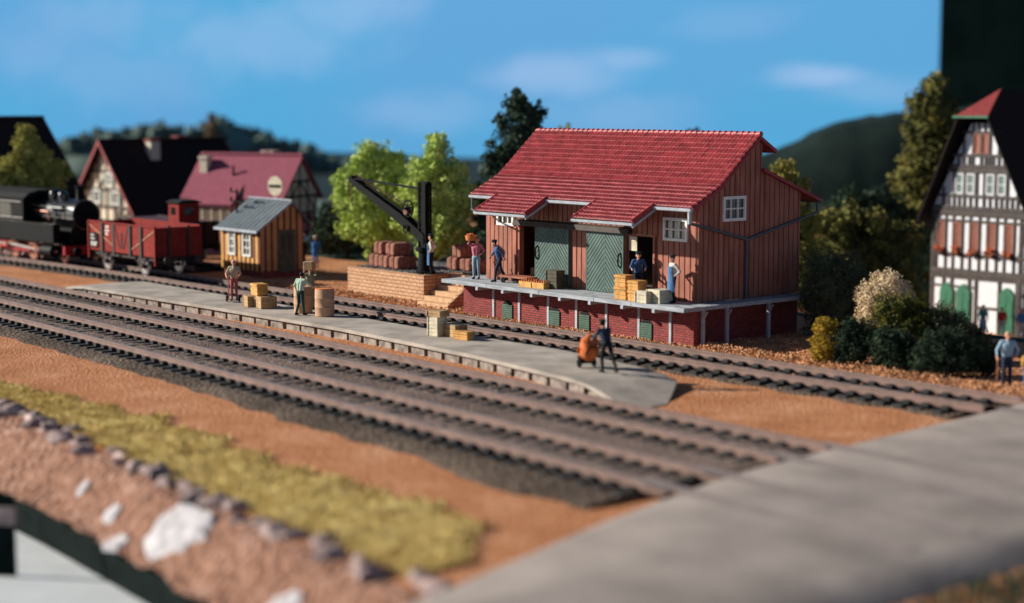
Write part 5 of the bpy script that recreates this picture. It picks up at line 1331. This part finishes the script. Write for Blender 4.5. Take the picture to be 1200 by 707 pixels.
# ------------------------------------------------------------ houses
def gable_house(name, label, cat, loc, rotz, w, d, z0, ze, zr, wallm, roofm, over=.45, ov_side=.5, verge='tile_edge', kick=None):
    """local frame: gable towards -y at y=0, ridge along +y, width w centred on x"""
    t = thing(name, label, cat, loc, rotz)
    mb = MB(); mb.prism([(-w / 2, z0), (w / 2, z0), (w / 2, ze), (0, zr - .12), (-w / 2, ze)], 'y', 0, d); mb.build('wall', wallm, t)
    sl = (zr - ze) / (w / 2); xo = w / 2 + ov_side; zo = ze - sl * ov_side
    mb = MB()
    for s in (-1, 1): mb.prism([(s * .0, zr + .02), (s * xo, zo + .02), (s * xo, zo - .12), (s * .0, zr - .12)], 'y', -over, d + over)
    r = mb.build('roof', roofm, t)
    mb = MB()
    for s in (-1, 1):
        for y in (-over - .06, d + over + .02): mb = MB(); mb.prism([(s * .0, zr + .05), (s * xo, zo + .05), (s * xo, zo - .2), (s * .0, zr - .2)], 'y', y, y + .05); mb.build('verge_board', verge, r)
    mb = MB(); y = -over
    while y < d + over: mb.cyl((0, y, zr + .03), (0, y + .36, zr + .05), .10, .12, 8); y += .33
    mb.build('ridge_tiles', roofm, r, smooth=50)
    return t, r
def chimney(parent, x, y, z0, z1, s, m='plaster', cap='brick'):
    mb = MB(); mb.box(x - s, x + s, y - s, y + s, z0, z1 - .18); c = mb.build('chimney', m, parent)
    mb = MB(); mb.box(x - s - .06, x + s + .06, y - s - .06, y + s + .06, z1 - .18, z1); mb.build('chimney_cap', cap, c); return c
# house with black roof and timbered gable behind the wagon
h2, r_ = gable_house('timbered_house', 'timber framed house with a black brown roof and red verge behind the open wagon', 'house', (-61.1, 7.55, 0), 0, 8.6, 8.6, -1.5, 2.1, 6.5, 'plaster', 'darkroof', over=.5)
mb = MB()
def tb(x0, z0, x1, z1, wd=.16, y=-.03):
    y = -.03 if x0 == x1 else (-.037 if z0 == z1 else -.022)
    mb.bar((x0, y, z0), (x1, y, z1), wd, .08, (0, 1, 0))
for z in (1.15, 2.1, 3.25, 4.45): 
    hw = 4.25 if z <= 2.1 else 4.3 * (6.4 - z) / 4.3 - .1
    tb(-hw, z, hw, z, .2)
for x in (-3.2, -2.1, -1.0, .05, 1.1, 2.2, 3.2): 
    tb(x, -1.5, x, min(5.6, 6.2 - abs(x) * 1.02))
tb(1.1, 1.15, 2.2, 2.1); tb(2.2, 1.15, 1.1, 2.1); tb(2.2, 1.2, 3.2, 2.1); tb(-2.1, 2.1, -1.0, 3.25); tb(1.1, 2.1, 2.2, 3.25); tb(-.9, 3.25, .05, 4.4); tb(3.2, -1.4, 4.2, 2.0); tb(-3.2, -1.4, -4.2, 2.0)
mb.build('timber_frame', 'timber', h2)
for (a, b, z0, z1) in ((.85, 1.75, 2.3, 3.2), (-1.75, -.85, 2.3, 3.2), (.1, .9, 3.5, 4.4)):
    wn = window(h2, 'S', 0, a, b, z0, z1, 2, 2, proud=.08)
    for x in (a - .28, b + .02): mb = MB(); mb.box(x, x + .26, -.10, -.06, z0, z1); mb.build('shutter', 'shutter', wn)
chimney(r_, .95, 3.0, 4.6, 6.6, .36); chimney(r_, -.6, 6.0, 5.0, 6.75, .4)
# black roofed house at the far left
h3, r_ = gable_house('dark_roofed_house', 'big house with a plain black roof behind the leafy tree at the left edge', 'house', (-58.9, -5.5, 0), 0, 10.5, 7.3, -1.5, 3.5, 8.05, 'plaster', 'darkroof', over=.3, verge='timber')
# pink house: eaves side towards the tracks
pk = thing('pink_house', 'pink rendered house with a pink tiled roof behind the striped hut', 'house', (-46.4, 9.7, 0), R(25))
hw, zr_, ze_, hd = 3.65, 5.85, 3.3, 2.35
mb = MB(); mb.prism([(-hd + .35, -1.5), (hd - .35, -1.5), (hd - .35, 3.5), (0, 5.7), (-hd + .35, 3.5)], 'x', -hw + .25, hw - .3); mb.build('wall', 'pinkwall', pk)
mb = MB()
for s in (-1, 1): mb.prism([(0, zr_), (s * hd, ze_), (s * hd, ze_ - .14), (0, zr_ - .14)], 'x', -hw, hw)
r_ = mb.build('roof', 'pinkroof', pk)
mb = MB(); x = -hw
while x < hw - .2: mb.cyl((x, 0, zr_ + .02), (x + .36, 0, zr_ + .05), .10, .12, 8); x += .33
mb.build('ridge_tiles', 'pinkroof', r_, smooth=50)
chimney(r_, -2.85, -.75, 4.6, 5.78, .26, 'plaster', 'plaster'); chimney(r_, 1.1, .45, 5.2, 6.15, .4, 'plaster', 'rock')
mb = MB(); mb.cyl((-.6, -1.1, 4.5), (-.6, -1.1, 5.25), .07, .07, 8); mb.build('vent_pipe', 'black', r_, smooth=50)
# porch dormer with a window band
mb = MB(); mb.prism([(-3.1, 2.98), (-1.05, 4.55), (-1.0, 4.45), (-3.05, 2.84)], 'x', -2.55, .5); dm = mb.build('dormer_roof', 'pinkroof', pk)
mb = MB(); mb.box(-2.4, .3, -2.85, -1.0, -1.5, 3.0); mb.build('dormer_wall', 'pinkwall', dm)
for k in range(4): window(pk, 'S', -2.86, -2.3 + k * .65, -1.7 + k * .65, 1.75, 2.85, 2, 1, frame='plaster', pane='winred', fw=.08, name='dormer_window')
mb = MB()
for y in (-1.8, -.9, 0, .9, 1.8): mb.bar((hw - .28, y, -1.5), (hw - .28, y, 5.5 - abs(y) * 1.1), .14, .08, (1, 0, 0))
for z in (1.2, 2.4, 3.4, 4.3): 
    k = min(1.95, (5.6 - z) / 1.1); mb.bar((hw - .272, -k, z), (hw - .272, k, z), .14, .08, (1, 0, 0))
for (a, b, c_, d_) in ((-1.8, 2.4, -.9, 3.4), (1.8, 2.4, .9, 3.4), (-.9, 3.4, 0, 4.3), (.9, 3.4, 0, 4.3), (-1.8, 1.2, -.9, 2.4), (1.8, 1.2, .9, 2.4)): mb.bar((hw - .288, a, b), (hw - .288, c_, d_), .12, .08, (1, 0, 0))
mb.build('timber_frame', 'timber', pk)
mb = MB(); mb.prism([(-hd + .34, 2.3), (hd - .34, 2.3), (hd - .34, 3.5), (0, 5.68), (-hd + .34, 3.5)], 'x', hw - .31, hw - .26); mb.build('gable_infill', 'plaster', pk)
# tall half timbered house at the right
hx = -12.95; Y = 0
hr = thing('half_timbered_house', 'tall white half timbered house with flower boxes and green arched doors at the right', 'house', (hx, 37.0, 0), 0)
W2 = 3.2
GPh = [(-W2, -4.6), (W2, -4.6), (W2, 2.95), (.72, 7.85), (-.72, 7.85), (-W2, 2.95)]
mb = MB(); mb.prism(GPh, 'y', 0, 12); mb.build('wall', 'plasterw', hr)
mb = MB()   # main slopes, cut by the half hip at the front
sl = (9.75 - 2.95) / W2 * .82
def slope(s):
    A_, B_, C_, D_ = Vector((s * (W2 + .75), -.7, 1.9)), Vector((s * .95 - .2, -.75, 8.32)), Vector((s * .0, 1.7, 9.75)), Vector((s * .0, 12.7, 9.75)); E_ = Vector((s * (W2 + .75), 12.7, 1.9))
    q = [A_, B_, C_, D_, E_]; n_ = Vector((0, 0, -.18)); mb.add([p for p in q] + [p + n_ for p in q], [(0, 1, 2, 3, 4), (9, 8, 7, 6, 5)] + [(i, (i + 1) % 5, 5 + (i + 1) % 5, 5 + i) for i in range(5)])
slope(1); slope(-1)
rf = mb.build('roof', 'brownroof', hr)
mb = MB(); q = [Vector((-1.3, -.8, 8.28)), Vector((.85, -.8, 8.28)), Vector((.0, 1.72, 9.83))]; n_ = Vector((0, .1, -.16))
mb.add(q + [p + n_ for p in q], [(0, 1, 2), (5, 4, 3), (0, 1, 4, 3), (1, 2, 5, 4), (2, 0, 3, 5)]); mb.build('hip_roof', 'redroof', rf)
mb = MB(); mb.bar((-1.4, -.85, 8.22), (.95, -.85, 8.22), .1, .12); mb.build('hip_gutter', 'doorgreen', rf)
mb = MB()
def tb2(x0, z0, x1, z1, wd=.17, y=-.035):
    y = -.035 if x0 == x1 else (-.044 if z0 == z1 else -.026)
    mb.bar((x0, y, z0), (x1, y, z1), wd, .1, (0, 1, 0))
def hwid(z): return W2 if z <= 2.95 else pw(z, [(2.95, W2), (8.0, .95)])
for z, wd in ((-.65, .34), (-.95, .16), (2.75, .34), (3.05, .16), (5.2, .28), (5.45, .14), (7.35, .13), (.35, .14), (2.3, .12), (3.72, .14), (6.05, .14), (-4.3, .2)): tb2(-hwid(z), z, hwid(z), z, wd)
nx5 = [-2.55, -1.42, -.28, .86, 2.0]
for x in nx5:
    for e in (-.31, .31): tb2(x + e, -.5, x + e, 2.6, .09)
for x in (-3.1, 3.1, 2.75): tb2(x, -4.5, x, 2.9, .17)
tb2(-3.05, .3, -2.75, 2.2, .1); tb2(2.6, .3, 3.05, 2.2, .1)
for x in (-1.75, -1.05, -.25, .25, 1.05, 1.75): tb2(x, 3.0, x, 5.1, .13)
for x in (-2.45, 2.45): tb2(x, 3.0, x, 4.2, .13)
for x in (-2.1, -.65, .65, 2.1, -1.4, 1.4): tb2(x, 3.05, x, 3.72, .11)
for x in (-1.15, -.55, .0, .55, 1.15): tb2(x, 5.4, x, min(7.3, 8.0 - abs(x) * .9), .12)
for x in (-1.5, -.8, .3, .8, 1.5): tb2(x, 5.4, x, 6.05, .1)
for x in (-.55, -.2, .2, .55): tb2(x, 7.3, x, 7.95, .1)
for x in (-2.3, -1.75, -.55, -.1, 1.45, 2.6): tb2(x, -4.5, x, -.7, .14)
tb2(-.1, -2.6, 3.1, -2.6, .12); tb2(1.45, -1.7, 3.1, -1.7, .12); tb2(-3.1, -1.5, -.1, -1.5, .1)
mb.build('timber_frame', 'timberg', hr)
for x in nx5:
    wn = window(hr, 'S', 0, x - .25, x + .25, .5, 2.2, 2, 3, frame='wood', pane='winred', fw=.07, bw=.04, proud=.06)
    mb = MB(); mb.box(x - .27, x + .27, -.34, -.10, .38, .50); fb = mb.build('flower_box', 'timber', wn)
    mb = MB(); r2 = random.Random(int(x * 100))
    for k in range(14): mb.lump((x + r2.uniform(-.27, .27), -.24 + r2.uniform(-.1, .1), .54 + r2.uniform(-.16, .26) ), r2.uniform(.05, .10), seed=k, amp=.3, n=6, k=4)
    mb.build('flowers', 'flower', fb)
for x in (-1.40, -.65, .65, 1.40): window(hr, 'S', 0, x - .26, x + .26, 3.85, 5.0, 1, 2, frame='plasterw', pane='shutter', fw=.07, proud=.06)
for x in (-.27, .27): window(hr, 'S', 0, x - .22, x + .22, 6.15, 7.25, 1, 2, frame='wood', pane='winred', fw=.07, proud=.06)
for x in (-1.98 - .05, -.83 - .05, 2.0):
    mb = MB(); a, b = x - .46, x + .46
    mb.prism([(a, -4.5), (b, -4.5), (b, -1.75)] + [(lerp(b, a, t / 8), -1.75 + .42 * math.sin(math.pi * t / 8)) for t in range(1, 8)] + [(a, -1.75)], 'y', -.13, -.0)
    dr = mb.build('arched_door', 'doorgreen', hr, bevel=.02)
    mb = MB(); mb.box(x - .015, x + .015, -.145, -.125, -4.4, -1.8); mb.box(a + .08, x - .06, -.145, -.125, -3.0, -2.2); mb.box(x + .06, b - .08, -.145, -.125, -3.0, -2.2); mb.build('door_panel', 'doorgreen', dr)

# ------------------------------------------------------------ trees and bushes
def foliage(mb, blobs, n, size, seed, clump=.36, per=26, flat=.0):
    """leaves gathered in small clumps spread through and over the blobs"""
    r2 = random.Random(seed); vol = [b[3] ** 2 for b in blobs]; tot = sum(vol)
    for (bx, by, bz, br), v in zip(blobs, vol):
        for c in range(max(3, int(1.7 * n * v / tot / per))):
            d_ = Vector((r2.gauss(0, 1), r2.gauss(0, 1), r2.gauss(0, 1))).normalized(); rad = br * (.45 + .6 * r2.random() ** .5)
            cc = Vector((bx, by, bz)) + d_ * rad; cr_ = br * clump * r2.uniform(.6, 1.2)
            for k in range(per):
                e = Vector((r2.gauss(0, 1), r2.gauss(0, 1), r2.gauss(0, 1))).normalized()
                p = cc + e * cr_ * r2.uniform(.55, 1.0)
                nrm = (e + Vector((r2.gauss(0, .5), r2.gauss(0, .5), r2.gauss(0, .5)))).normalized(); s = size * r2.uniform(.5, 1.1)
                x = nrm.orthogonal().normalized(); a = r2.uniform(0, 6.3); y = nrm.cross(x); x, y = x * math.cos(a) + y * math.sin(a), y * math.cos(a) - x * math.sin(a)
                mb.add([p - x * s, p - y * s * .55 + nrm * s * .12, p + x * s, p + y * s * .55 + nrm * s * .12], [(0, 1, 2, 3)])
def tree(name, label, cat, loc, blobs, lm, n, size, seed, tr=.16, th=None, group=None, clump=.36, core=True, trunk=True, per=26):
    t = thing(name, label, cat, loc, 0, group)
    mb = MB(); foliage(mb, blobs, n, size, seed, clump, per)
    if core:
        for i, (x, y, z, r) in enumerate(blobs): mb.lump((x, y, z), r * .56, seed=seed + i, amp=.4, n=16, k=12, fr=2.6)
    mb.build('crown', lm, t)
    if trunk:
        mb = MB(); top = max(b[2] for b in blobs) * .85 if th is None else th
        mb.cyl((0, 0, -.3), (.05, 0, top * .5), tr, tr * .7, 9); mb.cyl((.05, 0, top * .5), (.0, .05, top), tr * .7, tr * .25, 8)
        for (x, y, z, r) in blobs[:7]: mb.cyl((.03, 0, max(.4, z * .45)), (x * .8, y * .8, z), tr * .4, tr * .12, 6)
        mb.build('trunk', 'trunk', t, smooth=60)
    return t
cx, sx_ = .651, .759            # picture right in ground coordinates
def pr(a, dep=0): return (a * cx - dep * sx_, a * sx_ + dep * cx)
def blobs_from(lst): return [(*pr(a, dp), z, r) for (a, dp, z, r) in lst]
TG = 'trees behind the crane and the shed'
# two light green trees behind the crane
tree('broadleaf_tree', 'light green bushy tree behind the crane jib, the left one of two', 'tree', (-33.1, 9.0, 0),
     blobs_from([(-.1, 0, 6.3, .75), (-.35, 0, 5.2, .95), (.9, .2, 5.9, .8), (1.5, 0, 5.4, .8), (-1.3, .2, 4.7, .8), (.5, .3, 4.5, 1.3), (-.8, -.2, 3.6, 1.1), (1.6, .2, 3.9, 1.2), (.2, -.3, 2.7, 1.3), (1.5, 0, 2.3, 1.0), (-.9, .2, 2.2, .9), (.3, .3, 1.4, .9), (-1.6, 0, 4.0, .6)]),
     'lf_light', 9000, .12, 1, group=TG)
tree('broadleaf_tree', 'light green tree right of the crane mast with a narrow top', 'tree', (-28.6, 9.9, 0),
     blobs_from([(.15, 0, 6.9, .6), (.1, 0, 6.1, .85), (-.4, 0, 5.4, .9), (.9, .1, 5.2, .9), (1.5, .1, 5.5, .5), (-.9, -.1, 4.4, 1.0), (.6, 0, 4.2, 1.2), (1.5, .2, 4.0, .9), (-.6, .2, 3.1, 1.1), (.7, 0, 2.8, 1.2), (-1.4, .1, 2.6, .8), (1.4, 0, 2.0, 1.0), (0, 0, 1.6, 1.0)]),
     'lf_light', 9000, .12, 2, group=TG)
tree('evergreen_tree', 'dark green tall lumpy tree rising above the left end of the shed roof', 'tree', (-27.6, 14.6, -.8),
     blobs_from([(.35, 0, 10.0, .55), (.2, 0, 9.3, .95), (1.1, 0, 9.2, .75), (1.25, .1, 8.4, .6), (-.6, 0, 8.6, .5), (.3, 0, 7.9, 1.15), (-.5, .1, 7.0, 1.0), (.5, 0, 6.8, 1.0), (-1.1, 0, 6.2, .8), (-.4, 0, 5.5, 1.1), (-1.4, .1, 4.9, .8), (-.8, 0, 4.2, 1.0), (.4, .1, 5.2, 1.0), (-1.5, 0, 3.7, .7), (-1.0, 0, 2.9, .9), (0, .1, 3.2, 1.2)]),
     'lf_dark', 9000, .12, 3, group=TG)
tree('evergreen_tree', 'small dark treetop just showing beside the lumpy evergreen over the roof', 'tree', (-29.6, 18.5, -3.2), blobs_from([(0, 0, 9.1, .9), (.2, .2, 7.8, 1.2), (-.3, 0, 6.2, 1.4)]), 'lf_dark', 2500, .12, 4, group=TG)
tree('pointed_tree', 'yellow green pointed treetop peeking over the shed ridge', 'tree', (-34.0, 24.5, -2.9), blobs_from([(0, 0, 10.2, .45), (0, .1, 9.5, .7), (.1, 0, 8.3, 1.0), (0, 0, 7.0, 1.2)]), 'lf_olive', 2500, .12, 5, group=TG)
tree('evergreen_tree', 'small dark treetop peeking over the shed ridge near the clouds on the right', 'tree', (-31.1, 32.5, -5.1), blobs_from([(0, 0, 12.1, .5), (.1, 0, 11.2, .9), (0, 0, 9.8, 1.2)]), 'lf_dark', 2500, .12, 6, group=TG)
tree('broadleaf_tree', 'olive green lumpy tree behind the locomotive at the left', 'tree', (-51.6, -2.4, 0),
     blobs_from([(-.05, 0, 7.4, .5), (-.1, 0, 6.8, .75), (.0, 0, 6.0, .8), (-.7, 0, 5.6, .6), (.9, 0, 6.0, .6), (1.0, 0, 5.3, .8), (1.7, .1, 5.0, .7), (2.5, 0, 4.8, .35), (-1.4, 0, 5.1, .7), (-2.1, 0, 4.7, .7), (-.4, 0, 4.8, 1.0), (.8, 0, 4.3, 1.0), (-1.3, 0, 4.1, .9), (-2.5, 0, 4.0, .6), (1.5, 0, 3.8, .8)]),
     'lf_olive', 9000, .095, 7, th=4.2)
tree('dark_shrub_tree', 'dark bluish green bushy tree between the hut and the light green trees', 'tree', (-38.2, 11.0, 0),
     blobs_from([(0, 0, 3.0, 1.0), (-.9, 0, 2.3, 1.0), (.9, 0, 2.2, 1.0), (0, 0, 1.5, 1.3), (-1.4, 0, 1.1, .9), (1.5, 0, 1.0, .8), (.2, 0, 3.7, .6)]), 'lf_dark', 7000, .11, 8)
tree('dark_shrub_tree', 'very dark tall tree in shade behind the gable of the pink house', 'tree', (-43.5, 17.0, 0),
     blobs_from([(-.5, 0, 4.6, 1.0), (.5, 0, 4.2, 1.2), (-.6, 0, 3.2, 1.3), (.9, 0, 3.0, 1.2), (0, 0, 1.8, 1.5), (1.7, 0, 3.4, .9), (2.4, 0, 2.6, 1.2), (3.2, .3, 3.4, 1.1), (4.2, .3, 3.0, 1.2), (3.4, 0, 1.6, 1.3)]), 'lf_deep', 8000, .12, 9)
tree('small_bush', 'small dark bush with yellow tips between the brake van and the hut', 'bush', (-35.5, 2.35, 0), blobs_from([(0, 0, .9, .45), (.1, 0, 1.5, .4), (-.2, 0, .4, .5), (.25, .1, .5, .4)]), 'lf_gold2', 2200, .06, 10, trunk=False)
# masses beyond the dock, seen between the trees and the shed
tree('dark_shrub_tree', 'dark teal green bush seen between the crane and the left shed corner', 'bush', (-25.2, 11.6, -.4), blobs_from([(0, 0, 2.6, 1.1), (.9, 0, 2.1, 1.1), (-.8, 0, 1.8, 1.0), (0, 0, .9, 1.2), (1.8, .2, 3.0, 1.0), (1.2, 0, .8, 1.2)]), 'lf_dark', 6000, .11, 12)
# right side
RG = 'trees between the shed and the half timbered house'
tree('broadleaf_tree', 'tall dark tree with yellow green clumps touching the half timbered house', 'tree', (-20.5, 42.0, -4.4),
     blobs_from([(.4, 0, 14.4, .9), (-.2, 0, 13.3, 1.1), (.9, 0, 12.6, 1.2), (-.3, 0, 11.6, 1.2), (.9, 0, 10.9, 1.2), (.2, 0, 9.8, 1.5), (-.9, 0, 8.8, 1.2), (1.0, 0, 8.4, 1.2), (0, 0, 7.2, 1.5), (-1.0, 0, 6.0, 1.2), (.9, 0, 5.8, 1.3), (0, 0, 4.3, 1.6), (-1.3, 0, 3.6, 1.2), (1.2, 0, 3.2, 1.2)]), 'lf_yel', 11000, .15, 13, group=RG)
tree('broadleaf_tree', 'yellow green tree just right of the shed gable roof', 'tree', (-15.0, 22.6, -2.5),
     blobs_from([(-.2, 0, 7.7, .8), (-.9, 0, 7.0, .7), (.6, 0, 7.1, .7), (0, 0, 6.0, 1.2), (.9, 0, 5.3, .9), (-.8, 0, 5.0, 1.0), (.3, 0, 4.2, 1.2), (1.2, 0, 3.5, 1.1), (-.5, 0, 3.0, 1.2), (.5, 0, 2.0, 1.4)]), 'lf_ygold', 8000, .12, 14, group=RG)
tree('broadleaf_tree', 'low spreading yellow green tree above the dark bush beside the shed', 'tree', (-16.6, 29.5, -4.6),
     blobs_from([(-1.2, 0, 6.9, 1.0), (.2, 0, 7.3, .9), (1.4, 0, 6.8, 1.0), (-.4, 0, 5.8, 1.2), (1.0, 0, 5.3, 1.3), (2.2, 0, 5.6, .9), (-1.6, 0, 4.8, 1.1), (.2, 0, 4.0, 1.5), (1.9, 0, 3.7, 1.3), (3.0, 0, 4.4, 1.0), (3.4, 0, 6.2, .9), (3.2, 0, 2.9, 1.2), (.6, 0, 2.2, 1.5)]), 'lf_yel', 9000, .13, 15, group=RG)
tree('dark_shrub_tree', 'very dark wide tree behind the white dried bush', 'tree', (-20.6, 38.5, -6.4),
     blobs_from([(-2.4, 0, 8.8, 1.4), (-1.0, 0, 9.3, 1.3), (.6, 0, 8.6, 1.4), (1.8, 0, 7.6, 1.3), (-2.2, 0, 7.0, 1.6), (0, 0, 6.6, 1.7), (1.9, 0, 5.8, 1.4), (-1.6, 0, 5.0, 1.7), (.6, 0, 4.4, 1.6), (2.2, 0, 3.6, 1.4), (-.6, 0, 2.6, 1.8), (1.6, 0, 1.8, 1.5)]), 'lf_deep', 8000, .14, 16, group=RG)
tree('poplar_tree', 'thin tan poplar standing up from the far wooded hill', 'tree', (-142.6, 64.2, 1.0), [(0, 0, 6.2, .55), (0, 0, 5.2, .8), (0, 0, 4.0, .9), (0, 0, 2.6, .9)], 'lf_rust', 2200, .2, 17)
BG = 'bushes on the gravel right of the shed'
tree('round_bush', 'large black green twiggy bush against the corner of the goods shed', 'bush', (1.6, 6.0, 0),
     blobs_from([(-.4, 0, 2.5, .85), (.5, 0, 2.45, .85), (-.2, -.3, 1.8, 1.1), (.85, -.2, 1.7, .95), (0, -.4, 1.0, 1.1), (-.7, 0, 1.3, .7), (.8, -.3, .7, .8), (-.5, -.2, .4, .7)]), 'lf_bush', 17000, .045, 18, group=BG, trunk=False, clump=.25, per=20)
tree('blossom_bush', 'rounded cream white dried bush behind the dark green hedge bushes', 'bush', (5.7, 3.9, 0),
     blobs_from([(0, 0, 2.35, .62), (-.55, 0, 2.05, .55), (.5, 0, 2.0, .55), (0, -.2, 1.6, .7), (-.6, 0, 1.4, .5), (.55, 0, 1.4, .5), (0, 0, .9, .7), (-.8, 0, .9, .45)]), 'lf_cream', 12000, .045, 19, group=BG, clump=.28, per=20, tr=.05, th=1.0)
tree('golden_bush', 'golden yellow leaved bush at the left end of the hedge by the track', 'bush', (6.15, -.05, 0),
     blobs_from([(-.1, 0, 1.25, .36), (.2, .05, 1.1, .42), (0, 0, .7, .48), (.15, 0, .35, .45), (-.2, .1, .35, .35)]), 'lf_gold', 6000, .04, 20, group=BG, trunk=False, clump=.3, per=20)
tree('hedge_bush', 'deep green dense bush next to the golden yellow one', 'bush', (6.95, .45, 0),
     blobs_from([(-.1, 0, 1.25, .42), (.35, 0, 1.0, .55), (-.3, 0, .8, .5), (.2, -.1, .5, .6), (-.3, -.1, .3, .4)]), 'lf_deep', 8000, .045, 21, group=BG, trunk=False, clump=.3, per=20)
tree('hedge_bush', 'tall dark bush with yellow speckled tips in front of the cream white one', 'bush', (7.7, 2.3, 0),
     blobs_from([(-.7, 0, 1.85, .5), (0, 0, 2.0, .5), (.6, 0, 1.7, .5), (-.4, -.1, 1.3, .7), (.4, -.1, 1.1, .7), (0, -.2, .7, .8), (1.1, .1, 1.2, .5)]), 'lf_gold2', 10000, .045, 22, group=BG, trunk=False, clump=.28, per=20)
tree('hedge_bush', 'low black green bush in the middle of the hedge beside the track', 'bush', (8.35, .75, 0),
     blobs_from([(-.3, 0, .9, .5), (.3, 0, .85, .52), (0, -.1, .5, .65), (.6, -.1, .4, .5)]), 'lf_deep', 7000, .045, 23, group=BG, trunk=False, clump=.3, per=20)
tree('hedge_bush', 'dark sloping bush behind the hedge in front of the green arched doors', 'bush', (9.0, 3.4, 0),
     blobs_from([(-.4, 0, 1.6, .5), (.2, 0, 1.25, .55), (.8, 0, .8, .5), (0, 0, .8, .75), (.9, 0, .45, .6), (1.4, 0, .35, .4)]), 'lf_bush', 9000, .045, 24, group=BG, trunk=False, clump=.28, per=20)
tree('hedge_bush', 'broad dark green bush at the right end of the hedge next to the old man', 'bush', (10.75, .75, 0),
     blobs_from([(-.55, 0, 1.15, .45), (.0, 0, 1.15, .5), (.55, 0, .85, .5), (-.4, -.1, .7, .6), (.4, -.1, .6, .65), (1.0, 0, .6, .5), (-.9, 0, .6, .5), (1.35, .1, .35, .4)]), 'lf_deep', 9000, .045, 25, group=BG, trunk=False, clump=.3, per=20)
